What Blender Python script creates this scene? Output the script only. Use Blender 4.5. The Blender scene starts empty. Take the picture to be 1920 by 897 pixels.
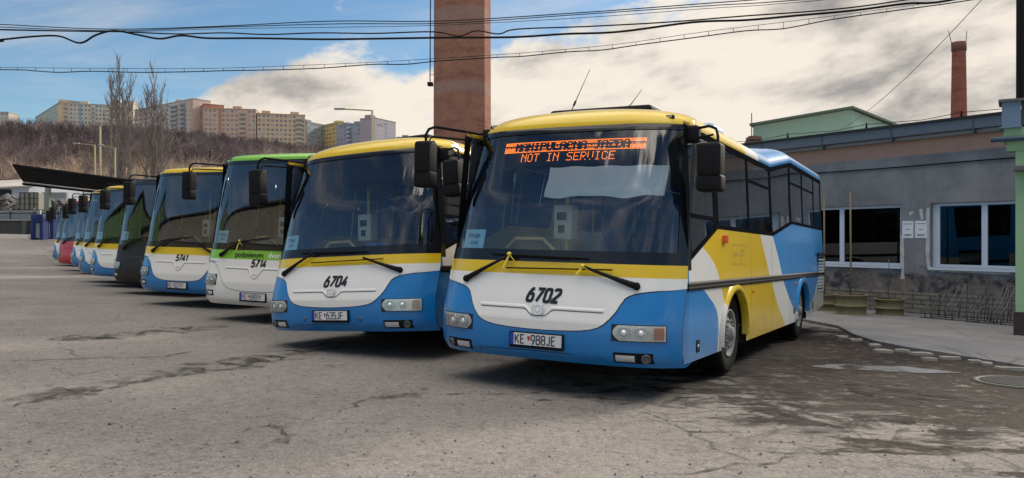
import bpy, bmesh, math, random
import numpy as np
from mathutils import Vector, Matrix
R = math.radians
sc = bpy.context.scene
COL = sc.collection

# ------------------------------------------------------------------ camera
CAMZ = 1.309
cam = bpy.data.cameras.new('camera'); cam.sensor_width = 36; cam.lens = 28.125
cam.clip_start = 0.1; cam.clip_end = 5000
co = bpy.data.objects.new('camera', cam); COL.objects.link(co)
co.location = (0, 0, CAMZ); co.rotation_euler = (R(90), 0, 0); sc.camera = co

# ------------------------------------------------------------------ world, sun, exposure
SUN_AZ = R(52.3); SUN_EL = R(27)
SUN_STRENGTH = 2.6
w = bpy.data.worlds.new('World'); sc.world = w; w.use_nodes = True
def build_world():
    nt = w.node_tree; N = nt.nodes; L = nt.links; N.clear()
    out = N.new('ShaderNodeOutputWorld')
    sky = N.new('ShaderNodeTexSky'); sky.sky_type = 'NISHITA'; sky.sun_disc = False
    sky.sun_elevation = SUN_EL; sky.sun_rotation = SUN_AZ
    sky.air_density = 1.0; sky.dust_density = 0.3; sky.ozone_density = 1.2
    bg = N.new('ShaderNodeBackground'); bg.inputs[1].default_value = 0.088
    tc = N.new('ShaderNodeTexCoord')
    sep = N.new('ShaderNodeSeparateXYZ'); L.new(tc.outputs['Generated'], sep.inputs[0])
    def M(op, a, b=None, c=None, clamp=False):
        n = N.new('ShaderNodeMath'); n.operation = op; n.use_clamp = clamp
        for i, v in enumerate((a, b, c)):
            if v is None: continue
            if isinstance(v, (int, float)): n.inputs[i].default_value = v
            else: L.new(v, n.inputs[i])
        return n.outputs[0]
    x, y, z = sep.outputs
    tn = N.new('ShaderNodeMix'); tn.data_type = 'RGBA'; tn.blend_type = 'MULTIPLY'; tn.inputs[0].default_value = 1
    tn.inputs[7].default_value = (0.68, 0.88, 1.0, 1); L.new(sky.outputs[0], tn.inputs[6]); L.new(tn.outputs[2], bg.inputs[0])
    def coords(sx, sy, sz, tilt=0.0, off=0.0):
        c = N.new('ShaderNodeCombineXYZ')
        L.new(M('MULTIPLY_ADD', x, sx, off), c.inputs[0]); L.new(M('MULTIPLY', y, sy), c.inputs[1])
        L.new(M('MULTIPLY_ADD', x, tilt, M('MULTIPLY', z, sz)), c.inputs[2]); return c.outputs[0]
    def noise(v, scale, det, rough, dist=0.0):
        n = N.new('ShaderNodeTexNoise'); n.inputs['Scale'].default_value = scale; n.inputs['Detail'].default_value = det
        n.inputs['Roughness'].default_value = rough; n.inputs['Distortion'].default_value = dist
        L.new(v, n.inputs['Vector']); return n.outputs['Fac']
    def ramp(f, a, b):
        m = N.new('ShaderNodeMapRange'); m.interpolation_type = 'SMOOTHSTEP'
        m.inputs[1].default_value = a; m.inputs[2].default_value = b; L.new(f, m.inputs[0]); return m.outputs[0]
    n1 = noise(coords(1, 1, 2.0, -0.2, 3.1), 3.6, 11, 0.58, 0.05)
    # cloud cover grows to the right of the view and low over the horizon in the middle
    zb = M('SUBTRACT', M('MULTIPLY_ADD', x, 0.22, 0.258), M('MULTIPLY', ramp(x, -0.30, -0.46), 0.16))
    k = M('MULTIPLY', M('SUBTRACT', zb, z), 2.6)
    k = M('MINIMUM', M('MAXIMUM', k, -0.16), 0.19)
    f = M('ADD', M('ADD', n1, k), M('MULTIPLY', ramp(z, 0.62, 0.80), 0.30))  # last term: extra cloud cover overhead, out of view, added for fill light
    f = M('SUBTRACT', f, M('MULTIPLY', M('MULTIPLY', ramp(y, 0.2, -0.2), ramp(z, 0.82, 0.64)), 0.21))
    cov = ramp(f, 0.47, 0.57)
    n3 = noise(coords(1, 1, 6.0, -0.9, 1.0), 2.2, 8, 0.62, 0.4)
    cir = M('MULTIPLY', ramp(n3, 0.42, 0.80), 0.50)
    cov2 = M('MAXIMUM', cov, cir)
    # thickness shading: bright edges and gaps, grey-mauve bellies
    n2 = noise(coords(1, 1, 2.4, -0.35, 7.7), 5.2, 10, 0.58, 0.1)
    right = ramp(x, 0.10, 0.6)
    th = M('ADD', n2, M('MULTIPLY_ADD', right, 0.10, 0.0))
    g = ramp(th, 0.47, 0.76)
    mix = N.new('ShaderNodeMix'); mix.data_type = 'RGBA'
    mix.inputs[6].default_value = (0.92, 0.84, 0.73, 1); mix.inputs[7].default_value = (0.29, 0.28, 0.285, 1)
    L.new(g, mix.inputs[0])
    bgc = N.new('ShaderNodeBackground'); L.new(mix.outputs[2], bgc.inputs[0]); L.new(M('ADD', M('MULTIPLY_ADD', ramp(y, 0.1, -0.6), 0.6, 0.70), M('MULTIPLY', ramp(z, 0.5, 0.8), 1.25)), bgc.inputs[1])  # clouds made brighter overhead and behind the view, as added fill light
    ms = N.new('ShaderNodeMixShader'); L.new(cov2, ms.inputs[0]); L.new(bg.outputs[0], ms.inputs[1]); L.new(bgc.outputs[0], ms.inputs[2])
    L.new(ms.outputs[0], out.inputs[0])
build_world()
sun = bpy.data.lights.new('sun', 'SUN'); sun.energy = SUN_STRENGTH; sun.angle = R(12); sun.color = (1.0, 0.90, 0.76)
so = bpy.data.objects.new('sun', sun); COL.objects.link(so)
sd = Vector((math.sin(SUN_AZ)*math.cos(SUN_EL), math.cos(SUN_AZ)*math.cos(SUN_EL), math.sin(SUN_EL)))
so.rotation_euler = sd.to_track_quat('Z', 'Y').to_euler(); so.location = sd*30
sc.view_settings.view_transform = 'Standard'; sc.view_settings.look = 'None'
sc.view_settings.gamma = 1; sc.view_settings.use_curve_mapping = False
sc.view_settings.exposure = 0.55
sc.cycles.transparent_max_bounces = 24; sc.cycles.max_bounces = 8
try: sc.cycles.use_denoising = True
except Exception: pass

# ------------------------------------------------------------------ helpers
GA, GB = -0.0256, -0.0127
def sstep(a, b, t):
    t = np.clip((np.asarray(t, float)-a)/(b-a), 0, 1); return t*t*(3-2*t)
def ground(x, y):
    """yard: one gently tilted plane, banking up at its far end"""
    x = np.asarray(x, float); y = np.asarray(y, float)
    xs = np.clip(x, -75, 40); ys = np.clip(y, -30, 70)
    g = GA*xs + GB*ys
    return g + (1.2*sstep(33, 51, y)+.3*sstep(50, 66, y))*sstep(-17, -27, x)
def gz(x, y): return float(ground(x, y))
def pt(px, row, Z):
    return Vector(((px-960)/1500*Z, Z, CAMZ+(448.5-row)/1500*Z))
def on_ground(px, row):
    Z = 5.0
    for _ in range(60):
        X = (px-960)/1500*Z; Z = Z + 0.5*((CAMZ-gz(X, Z))*1500/(row-448.5)-Z)
    return (px-960)/1500*Z, Z

def tag(o, label=None, cat=None, group=None, kind=None):
    if label: o['label'] = label
    if cat: o['category'] = cat
    if group: o['group'] = group
    if kind: o['kind'] = kind
    return o
def empty(name, loc=(0, 0, 0), rz=0.0):
    o = bpy.data.objects.new(name, None); o.empty_display_size = .2; COL.objects.link(o)
    o.location = loc; o.rotation_euler = (0, 0, rz); return o
class MB:
    """collects faces of ONE mesh"""
    def __init__(s): s.v = []; s.f = []; s.m = []; s.sm = []
    def add(s, vs, fs, mi=0, smooth=False):
        b = len(s.v); s.v += [tuple(v) for v in vs]
        for f in fs: s.f.append(tuple(b+i for i in f)); s.m.append(mi); s.sm.append(smooth)
    def box(s, lo, hi, mi=0, M=None):
        x0, y0, z0 = lo; x1, y1, z1 = hi
        vs = [Vector(p) for p in ((x0,y0,z0),(x1,y0,z0),(x1,y1,z0),(x0,y1,z0),(x0,y0,z1),(x1,y0,z1),(x1,y1,z1),(x0,y1,z1))]
        if M is not None: vs = [M @ v for v in vs]
        s.add(vs, [(0,3,2,1),(4,5,6,7),(0,1,5,4),(1,2,6,5),(2,3,7,6),(3,0,4,7)], mi)
    def rbox(s, lo, hi, r=.03, mi=0, M=None, seg=3):
        """box with rounded vertical-profile edges on all sides (superellipse-like)"""
        bm = bmesh.new(); bmesh.ops.create_cube(bm, size=1)
        c = [(a+b)/2 for a, b in zip(lo, hi)]; d = [b-a for a, b in zip(lo, hi)]
        for v in bm.verts: v.co = Vector((c[0]+v.co.x*d[0], c[1]+v.co.y*d[1], c[2]+v.co.z*d[2]))
        bmesh.ops.bevel(bm, geom=bm.edges[:], offset=min(r, min(d)*.45), segments=seg, affect='EDGES', profile=.5)
        s.bm(bm, mi, M, True)
    def bm(s, bm, mi=0, M=None, smooth=False):
        bm.verts.index_update()
        s.add([(M @ v.co if M is not None else v.co.copy()) for v in bm.verts], [[v.index for v in f.verts] for f in bm.faces], mi, smooth); bm.free()
    def tube(s, pts, r, n=8, mi=0, cap=True):
        pts = [Vector(p) for p in pts]; rs = r if isinstance(r, (list, tuple)) else [r]*len(pts)
        vs = []; fs = []; prev = None
        for i, p in enumerate(pts):
            d = (pts[min(i+1, len(pts)-1)]-pts[max(i-1, 0)]).normalized()
            if prev is None:
                a = Vector((0, 0, 1)) if abs(d.z) < .9 else Vector((1, 0, 0))
                u = d.cross(a).normalized()
            else:
                u = (prev - d*prev.dot(d)).normalized()
            prev = u; vv = d.cross(u)
            for k in range(n):
                t = 2*math.pi*k/n; vs.append(p + (u*math.cos(t)+vv*math.sin(t))*rs[i])
        for i in range(len(pts)-1):
            for k in range(n):
                a = i*n+k; b = i*n+(k+1) % n; fs.append((a, b, b+n, a+n))
        if cap:
            fs.append(tuple(range(n))[::-1]); fs.append(tuple(range((len(pts)-1)*n, len(pts)*n)))
        s.add(vs, fs, mi, n > 4)
    def lathe(s, prof, axis='z', n=24, M=None, mi=0, smooth=True, close=False):
        vs = []; fs = []
        for (r, h) in prof:
            for k in range(n):
                t = 2*math.pi*k/n; a, b = r*math.cos(t), r*math.sin(t)
                v = Vector((a, b, h)) if axis == 'z' else Vector((h, a, b))
                vs.append(M @ v if M is not None else v)
        m = len(prof)
        for i in range(m-1 if not close else m):
            for k in range(n):
                a = i*n+k; b = i*n+(k+1) % n; c = ((i+1) % m)*n
                fs.append((a, b, c+(k+1) % n, c+k))
        s.add(vs, fs, mi, smooth)
    def grid(s, rows, mi=0, smooth=True, flip=False):
        nr = len(rows); nc = len(rows[0]); vs = [p for r in rows for p in r]; fs = []
        for i in range(nr-1):
            for j in range(nc-1):
                a = i*nc+j; q = (a, a+1, a+nc+1, a+nc); fs.append(q[::-1] if flip else q)
        s.add(vs, fs, mi, smooth)
    def ribbon(s, pts, wd, mp, mi=0, wd2=None, closed=False):
        """flat stroke of width wd along 2D pts, mapped to 3D by mp(x,z)"""
        P = [Vector((p[0], p[1])) for p in pts]; n = len(P); vs = []; fs = []
        for i in range(n):
            a = P[i-1] if (i > 0 or closed) else P[i]; b = P[(i+1) % n] if (i < n-1 or closed) else P[i]
            d1 = (P[i]-a); d2 = (b-P[i])
            d1 = d1.normalized() if d1.length > 1e-9 else d2.normalized(); d2 = d2.normalized() if d2.length > 1e-9 else d1
            t = (d1+d2); t = t.normalized() if t.length > 1e-6 else d1
            nn = Vector((-t.y, t.x)); k = 1/max(.5, nn.dot(Vector((-d1.y, d1.x))))
            ww = (wd if wd2 is None else wd+(wd2-wd)*i/max(1, n-1))
            for sgn in (-1, 1): q = P[i]+nn*(ww*.5*k*sgn); vs.append(mp(q.x, q.y))
        for i in range(n-1 if not closed else n):
            a = 2*i; b = 2*((i+1) % n); fs.append((a+1, a, b, b+1))
        s.add(vs, fs, mi)
    def obj(s, name, mats, parent=None, loc=None):
        me = bpy.data.meshes.new(name); me.from_pydata(s.v, [], s.f)
        mats = mats if isinstance(mats, (list, tuple)) else [mats]
        for m in mats: me.materials.append(m)
        me.polygons.foreach_set('material_index', s.m); me.polygons.foreach_set('use_smooth', s.sm)
        me.update()
        o = bpy.data.objects.new(name, me); COL.objects.link(o)
        if parent is not None: o.parent = parent
        if loc is not None: o.location = loc
        return o
def copy_tree(o, parent=None):
    c = o.copy(); COL.objects.link(c)
    if parent is not None: c.parent = parent
    for ch in list(o.children): copy_tree(ch, c)
    return c

# ------------------------------------------------------------------ materials
MATS = {}
def nodes(name):
    m = bpy.data.materials.new(name); m.use_nodes = True; nt = m.node_tree; nt.nodes.clear()
    return m, nt
class G:
    """small node-graph helper"""
    def __init__(s, name):
        s.m, s.nt = nodes(name); s.N = s.nt.nodes; s.L = s.nt.links
        s.out = s.N.new('ShaderNodeOutputMaterial')
        s.tc = s.N.new('ShaderNodeTexCoord')
    def link(s, a, b):
        if isinstance(a, (int, float)): b.default_value = a
        elif isinstance(a, (tuple, list)): b.default_value = (tuple(a)+(1,))[:4] if len(b.default_value) == 4 else tuple(a)[:3]
        else: s.L.new(a, b)
    def math(s, op, *a, clamp=False):
        n = s.N.new('ShaderNodeMath'); n.operation = op; n.use_clamp = clamp
        for i, v in enumerate(a): s.link(v, n.inputs[i])
        return n.outputs[0]
    def noise(s, vec, scale, det=4, rough=.5, dist=0, out='Fac'):
        n = s.N.new('ShaderNodeTexNoise'); s.link(vec, n.inputs['Vector'])
        for k, v in (('Scale', scale), ('Detail', det), ('Roughness', rough), ('Distortion', dist)): n.inputs[k].default_value = v
        return n.outputs[out]
    def voro(s, vec, scale, feature='F1', out='Distance', rnd=1):
        n = s.N.new('ShaderNodeTexVoronoi'); n.feature = feature; s.link(vec, n.inputs['Vector'])
        n.inputs['Scale'].default_value = scale; n.inputs['Randomness'].default_value = rnd
        return n.outputs[out]
    def step(s, v, a, b):
        n = s.N.new('ShaderNodeMapRange'); n.interpolation_type = 'SMOOTHSTEP'; s.link(v, n.inputs[0])
        n.inputs[1].default_value = a; n.inputs[2].default_value = b; return n.outputs[0]
    def mix(s, f, a, b):
        n = s.N.new('ShaderNodeMix'); n.data_type = 'RGBA'; s.link(f, n.inputs[0]); s.link(a, n.inputs[6]); s.link(b, n.inputs[7]); return n.outputs[2]
    def mulc(s, f, a, b):
        n = s.N.new('ShaderNodeMix'); n.data_type = 'RGBA'; n.blend_type = 'MULTIPLY'; s.link(f, n.inputs[0]); s.link(a, n.inputs[6]); s.link(b, n.inputs[7]); return n.outputs[2]
    def sep(s, v):
        n = s.N.new('ShaderNodeSeparateXYZ'); s.L.new(v, n.inputs[0]); return n.outputs
    def comb(s, x, y, z):
        n = s.N.new('ShaderNodeCombineXYZ')
        for i, v in enumerate((x, y, z)): s.link(v, n.inputs[i])
        return n.outputs[0]
    def bump(s, h, st=.3, dist=.02):
        n = s.N.new('ShaderNodeBump'); n.inputs['Strength'].default_value = st; n.inputs['Distance'].default_value = dist
        s.L.new(h, n.inputs['Height']); return n.outputs[0]
    def pbr(s, col, rough=.5, metal=0, spec=None, normal=None, coat=None, **k):
        b = s.N.new('ShaderNodeBsdfPrincipled'); s.link(col, b.inputs['Base Color']); s.link(rough, b.inputs['Roughness']); s.link(metal, b.inputs['Metallic'])
        if spec is not None: b.inputs['Specular IOR Level'].default_value = spec
        if normal is not None: s.L.new(normal, b.inputs['Normal'])
        if coat: b.inputs['Coat Weight'].default_value = coat; b.inputs['Coat Roughness'].default_value = .08
        return b
    def done(s, b):
        s.L.new(b.outputs[0], s.out.inputs[0]); return s.m
def mat(name, col, rough=.5, metal=0, var=.12, scale=6, spec=None, coat=None, bump=0):
    if name in MATS: return MATS[name]
    g = G(name); n = g.noise(g.tc.outputs['Object'], scale, 5, .6)
    c = g.mix(n, [c*(1-var) for c in col], [min(1, c*(1+var)) for c in col])
    nb = g.bump(g.noise(g.tc.outputs['Object'], scale*6, 4, .6), bump, .01) if bump else None
    m = g.done(g.pbr(c, g.math('MULTIPLY_ADD', n, .15, rough-.07), metal, spec, nb, coat))
    MATS[name] = m; return m
def emis(name, col, st):
    if name in MATS: return MATS[name]
    g = G(name); e = g.N.new('ShaderNodeEmission'); e.inputs[0].default_value = col+(1,); e.inputs[1].default_value = st
    MATS[name] = g.done(e); return MATS[name]
def glass(name, tint, base=.05, k=1.0, rough=.0, dust=.0, dcol=(.4, .42, .45)):
    """thin pane: tinted see-through with an angle dependent mirror and a film of dust"""
    if name in MATS: return MATS[name]
    g = G(name)
    tr = g.N.new('ShaderNodeBsdfTransparent'); tr.inputs[0].default_value = tuple(tint)+(1,)
    gl = g.N.new('ShaderNodeBsdfGlossy'); gl.inputs['Roughness'].default_value = rough; gl.inputs[0].default_value = (.95, .97, 1, 1)
    lw = g.N.new('ShaderNodeFresnel'); lw.inputs[0].default_value = 1.55
    f = g.math('MULTIPLY_ADD', lw.outputs[0], k, base, clamp=True)
    m1 = g.N.new('ShaderNodeMixShader'); g.L.new(f, m1.inputs[0]); g.L.new(tr.outputs[0], m1.inputs[1]); g.L.new(gl.outputs[0], m1.inputs[2])
    if dust:
        df = g.N.new('ShaderNodeBsdfDiffuse'); df.inputs[0].default_value = dcol+(1,)
        n = g.noise(g.tc.outputs['Object'], 2.3, 6, .6, .3)
        m2 = g.N.new('ShaderNodeMixShader'); g.L.new(g.math('MULTIPLY', g.step(n, .2, .85), dust*1.6), m2.inputs[0])
        g.L.new(m1.outputs[0], m2.inputs[1]); g.L.new(df.outputs[0], m2.inputs[2]); m1 = m2
    MATS[name] = g.done(m1); return MATS[name]

BLUE = (.004, .17, .47); SKYB = (.018, .22, .56); YEL = (.70, .475, .006); WHT = (.74, .73, .71); GREEN = (.20, .50, .03)
def M_(k):
    t = {
     'black': lambda: mat('black plastic', (.009, .009, .011), .65, spec=.15),
     'black_gloss': lambda: mat('black gloss', (.008, .009, .011), .12),
     'rubber': lambda: mat('rubber', (.012, .012, .012), .85, bump=.1, spec=.1),
     'steel': lambda: mat('steel', (.42, .42, .41), .38, .9),
     'rimsteel': lambda: mat('rim steel', (.24, .235, .23), .7, .0, var=.35, spec=.1),
     'chrome': lambda: mat('chrome', (.75, .75, .75), .12, 1),
     'white': lambda: mat('white paint', WHT, .3, coat=.4, var=.05),
     'yellow': lambda: mat('yellow paint', YEL, .3, coat=.4, var=.05),
     'blue': lambda: mat('blue paint', BLUE, .3, coat=.4, var=.06),
     'green': lambda: mat('green paint', GREEN, .3, coat=.4, var=.05),
     'number': lambda: mat('number black', (.004, .005, .012), .4),
     'textwhite': lambda: mat('text white', (.85, .88, .8), .4),
     'grey': lambda: mat('grey plastic', (.10, .105, .115), .55),
     'interior': lambda: mat('interior grey', (.16, .175, .20), .6),
     'ceiling': lambda: mat('ceiling pale', (.45, .47, .48), .6),
     'seat': lambda: mat('seat cloth', (.04, .08, .22), .85),
     'rail': lambda: mat('rail yellow', (.62, .46, .10), .4),
     'machine': lambda: mat('machine beige', (.52, .50, .36), .5),
     'paper': lambda: mat('paper blue', (.55, .85, .92), .7, var=.05),
     'paperwhite': lambda: mat('paper white', (.72, .74, .76), .7, var=.05),
     'ink': lambda: mat('ink', (.03, .03, .06), .6),
     'platewhite': lambda: mat('plate white', (.62, .63, .64), .35, var=.05),
     'plateblue': lambda: mat('plate blue', (.01, .04, .30), .4),
     'red': lambda: mat('red', (.5, .02, .02), .4),
     'amber': lambda: mat('amber lens', (.75, .16, .02), .15, coat=.5),
     'orangered': lambda: mat('orange lens', (.75, .07, .01), .2, coat=.5),
     'ribbon': lambda: mat('ribbon yellow', (.75, .62, .05), .6),
     'seam': lambda: mat('seam dark', (.01, .015, .03), .6),
     'blind': lambda: mat('blind cloth', (.80, .86, .84), .8, bump=.3),
     'hivis': lambda: mat('hi vis', (.45, .85, .08), .6),
     'blueplastic': lambda: mat('blue bottle', (.02, .16, .62), .3),
     'glass_wind': lambda: glass('windscreen glass', (.80, .88, .92), .05, 1.1, 0, .004),
     'glass_side': lambda: glass('tinted side glass', (.50, .54, .54), .05, 1.2, 0, .03),
     'glass_lamp': lambda: glass('lamp lens', (.9, .92, .94), .03, 1.0, .03),
     'wellblack': lambda: mat('well black', (.006, .006, .007), .9),
    }
    return t[k]()

def curve_fn(g, z, pts):
    """float curve: pts (z,u) -> u"""
    n = g.N.new('ShaderNodeFloatCurve'); c = n.mapping.curves[0]
    pts = sorted(pts)
    P = [((p[0])/3.2, (p[1]+8)/12) for p in pts]
    while len(c.points) < len(P): c.points.new(.5, .5)
    for q, p in zip(c.points, P): q.location = p; q.handle_type = 'AUTO' 
    n.mapping.update()
    s.L if False else None
    g.L.new(g.math('DIVIDE', z, 3.2), n.inputs['Value'])
    return g.math('MULTIPLY_ADD', n.outputs[0], 12.0, -8.0)
def livery_city(name, kind='small'):
    """the blue, white and yellow sweep down the flank of the fleet buses"""
    if name in MATS: return MATS[name]
    g = G(name); x, y, z = g.sep(g.tc.outputs['Object']); u = g.math('MULTIPLY', y, -1)
    bw = curve_fn(g, z, [(0, .62), (.40, .58), (.57, .57), (.74, .67), (.87, .94), (.97, 1.23), (1.06, 1.8), (1.4, 3.5), (3.2, 3.8)])
    wy = curve_fn(g, z, [(0, .27), (.48, .27), (.59, .28), (.74, .32), (.89, .43), (1.02, .54), (1.18, .71), (1.30, .98), (1.36, 1.17), (1.45, 2.2), (1.6, 3.4), (3.2, 3.6)])
    yw = curve_fn(g, z, [(0, -3.5), (.36, -3.04), (.58, -2.62), (.83, -2.24), (1.05, -1.95), (1.32, -1.70), (1.55, -1.48), (2.0, -1.15), (2.5, -.85), (2.9, -.4), (3.2, -.1)])
    wb = curve_fn(g, z, [(0, -5.5), (.30, -4.6), (.52, -3.75), (.67, -3.42), (.96, -2.90), (1.28, -2.58), (1.56, -2.27), (2.0, -1.9), (2.5, -1.58), (2.9, -1.3), (3.2, -1.1)])
    rr = curve_fn(g, z, [(0, -5.0), (.47, -5.21), (.57, -5.58), (.89, -6.14), (1.1, -6.6), (1.3, -7.4), (3.2, -7.9)])
    gt = lambda b: g.math('GREATER_THAN', u, b)
    c = g.mix(gt(rr), (.55, .55, .50), SKYB)
    c = g.mix(gt(wb), c, WHT); c = g.mix(gt(yw), c, YEL); c = g.mix(gt(wy), c, WHT); c = g.mix(gt(bw), c, SKYB)
    c = g.mix(g.math('GREATER_THAN', u, 1.62), c, g.mix(g.math('GREATER_THAN', z, 2.0), BLUE, YEL))
    # panel joints
    for uj in (-.9, -2.15, -3.4, -5.35):
        d = g.math('ABSOLUTE', g.math('SUBTRACT', u, uj)); f = g.math('MULTIPLY', g.math('LESS_THAN', d, .006), g.math('LESS_THAN', z, 1.5))
        c = g.mix(g.math('MULTIPLY', f, .85), c, (.03, .03, .03))
    n = g.noise(g.tc.outputs['Object'], 1.7, 6, .65)
    dirt = g.math('MULTIPLY', g.step(g.math('MULTIPLY_ADD', n, .9, g.math('MULTIPLY', z, -1.0)), -.35, .25), .38)
    n2 = g.noise(g.comb(g.math('MULTIPLY', x, 6), g.math('MULTIPLY', y, 6), z), 3, 5, .6)
    n3 = g.noise(g.tc.outputs['Object'], 60, 3, .6); spl = g.math('MULTIPLY', g.step(n3, .56, .66), g.step(z, 1.0, .35)); dirt = g.math('ADD', g.math('ADD', dirt, g.math('MULTIPLY', g.step(n2, .5, .75), .06)), g.math('MULTIPLY', spl, .35))
    c = g.mix(dirt, c, (.16, .14, .12))
    MATS[name] = g.done(g.pbr(c, g.math('MULTIPLY_ADD', dirt, .5, .24), 0, None, None, .35)); return MATS[name]
def livery_plain(name, base, roof, zroof=2.58):
    if name in MATS: return MATS[name]
    g = G(name); x, y, z = g.sep(g.tc.outputs['Object'])
    c = g.mix(g.math('GREATER_THAN', z, zroof), base, roof)
    n = g.noise(g.tc.outputs['Object'], 1.7, 6, .65)
    dirt = g.math('MULTIPLY', g.step(g.math('MULTIPLY_ADD', n, .9, g.math('MULTIPLY', z, -1.0)), -.3, .3), .45)
    c = g.mix(dirt, c, (.16, .14, .12))
    MATS[name] = g.done(g.pbr(c, g.math('MULTIPLY_ADD', dirt, .5, .24), 0, None, None, .35)); return MATS[name]

# ------------------------------------------------------------------ stroke lettering
def arc(cx, cy, rx, ry, a0, a1, n=7):
    return [(cx+rx*math.cos(R(a0+(a1-a0)*i/n)), cy+ry*math.sin(R(a0+(a1-a0)*i/n))) for i in range(n+1)]
r_ = .17
GL = {
 '0': [arc(.50-r_, 1-r_, r_, r_, 0, 90, 4)+arc(r_, 1-r_, r_, r_, 90, 180, 4)+arc(r_, r_, r_, r_, 180, 270, 4)+arc(.5-r_, r_, r_, r_, 270, 360, 4)+[(.5, 1-r_)]],
 '1': [[(.05, .78), (.28, 1), (.28, 0)]],
 '2': [arc(r_, 1-r_, r_, r_, 170, 90, 4)+arc(.5-r_, 1-r_, r_, r_, 90, 0, 4)+[(.5, .66), (.02, .12), (0, 0), (.5, 0)]],
 '3': [arc(r_, 1-r_, r_, r_, 170, 90, 4)+arc(.5-r_, 1-r_, r_, r_, 90, 0, 4)+[(.5, .64), (.38, .53), (.18, .53)], [(.38, .53), (.5, .42)]+arc(.5-r_, r_, r_, r_, 0, -90, 4)+arc(r_, r_, r_, r_, 270, 190, 4)],
 '4': [[(.40, 1), (0, .25), (.54, .25)], [(.42, .55), (.42, 0)]],
 '5': [[(.48, 1), (.05, 1), (.02, .55), (.34, .57)]+arc(.5-r_, .57-r_, r_, r_, 80, 0, 4)+arc(.5-r_, r_, r_, r_, 0, -90, 4)+arc(r_, r_, r_, r_, 270, 190, 4)],
 '6': [[(.44, 1), (.26, .98), (.06, .62), (0, .35)]+arc(r_, r_, r_, r_, 180, 270, 4)+arc(.5-r_, r_, r_, r_, 270, 360, 4)+arc(.5-r_, .60-r_, r_, r_, 0, 90, 4)+[(.08, .60)]],
 '7': [[(0, 1), (.5, 1), (.46, .84), (.12, 0)]],
 '8': [arc(.5-r_, 1-r_, r_*.9, r_, 0, 90, 4)+arc(r_, 1-r_, r_*.9, r_, 90, 180, 4)+[(.02, .66), (.14, .53), (.36, .53), (.48, .66), (.49, .83)], [(.14, .53), (0, .40)]+arc(r_, r_, r_, r_, 180, 270, 4)+arc(.5-r_, r_, r_, r_, 270, 360, 4)+[(.5, .4), (.36, .53)]],
 '9': [[(.06, 0), (.24, .02), (.44, .38), (.5, .65)]+arc(.5-r_, 1-r_, r_, r_, 0, 90, 4)+arc(r_, 1-r_, r_, r_, 90, 180, 4)+arc(r_, .40+r_, r_, r_, 180, 270, 4)+[(.42, .40)]],
 'K': [[(0, 0), (0, 1)], [(.48, 1), (.03, .45)], [(.15, .58), (.5, 0)]],
 'E': [[(.46, 1), (0, 1), (0, 0), (.46, 0)], [(0, .52), (.4, .52)]],
 'J': [[(.42, 1), (.42, .2)]+arc(.25, r_, r_, r_, 0, -90, 4)+arc(.2, r_, r_, r_, 270, 190, 4)],
 'F': [[(.46, 1), (0, 1), (0, 0)], [(0, .52), (.4, .52)]],
 'I': [[(.2, 0), (.2, 1)]],
 'Y': [[(0, 1), (.25, .5), (.5, 1)], [(.25, .5), (.25, 0)]],
 'S': [arc(.5-r_, 1-r_, r_, r_, 10, 90, 4)+arc(r_, 1-r_, r_, r_, 90, 180, 4)+[(0, .68), (.1, .54), (.4, .48), (.5, .34)]+arc(.5-r_, r_, r_, r_, 0, -90, 4)+arc(r_, r_, r_, r_, 270, 190, 4)],
 'T': [[(0, 1), (.5, 1)], [(.25, 1), (.25, 0)]], 'R': [[(0, 0), (0, 1), (.33, 1)]+arc(.5-r_, .74+.02, r_, .24, 90, -90, 6)+[(0, .52)], [(.25, .52), (.5, 0)]],
 'A': [[(0, 0), (.25, 1), (.5, 0)], [(.1, .33), (.4, .33)]],
}
def strokes(mb, text, x, z, h, wd, mp, shear=0.0, adv=.72, sx=1.0):
    cx = x
    for ch in text:
        if ch in GL:
            for pl in GL[ch]:
                mb.ribbon([(cx+(p[0]*sx+p[1]*shear)*h, z+p[1]*h) for p in pl], wd, mp)
        cx += h*(adv if ch not in ' I1' else adv*.72)*sx
def stroke_width(text, h, adv=.72, sx=1.0):
    return sum(h*(adv if ch not in ' I1' else adv*.72)*sx for ch in text) - h*(adv-.5)*sx
_fontcache = {}
def text_mesh(txt, size, bold=0.0):
    key = (txt, size, bold)
    if key in _fontcache: return _fontcache[key]
    cu = bpy.data.curves.new('lettering', 'FONT'); cu.body = txt; cu.size = size; cu.align_x = 'CENTER'; cu.resolution_u = 2; cu.offset = bold
    o = bpy.data.objects.new('lettering', cu); COL.objects.link(o)
    dg = bpy.context.evaluated_depsgraph_get(); dg.update()
    me = o.evaluated_get(dg).to_mesh()
    vs = [tuple(v.co) for v in me.vertices]; fs = [tuple(p.vertices) for p in me.polygons]
    o.evaluated_get(dg).to_mesh_clear(); bpy.data.objects.remove(o); bpy.data.curves.remove(cu)
    _fontcache[key] = (vs, fs); return vs, fs
def add_text(mb, txt, size, mp, cx=0, cz=0, bold=0.0, mi=0):
    vs, fs = text_mesh(txt, size, bold)
    mb.add([mp(v[0]+cx, v[1]+cz) for v in vs], fs, mi)
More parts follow.
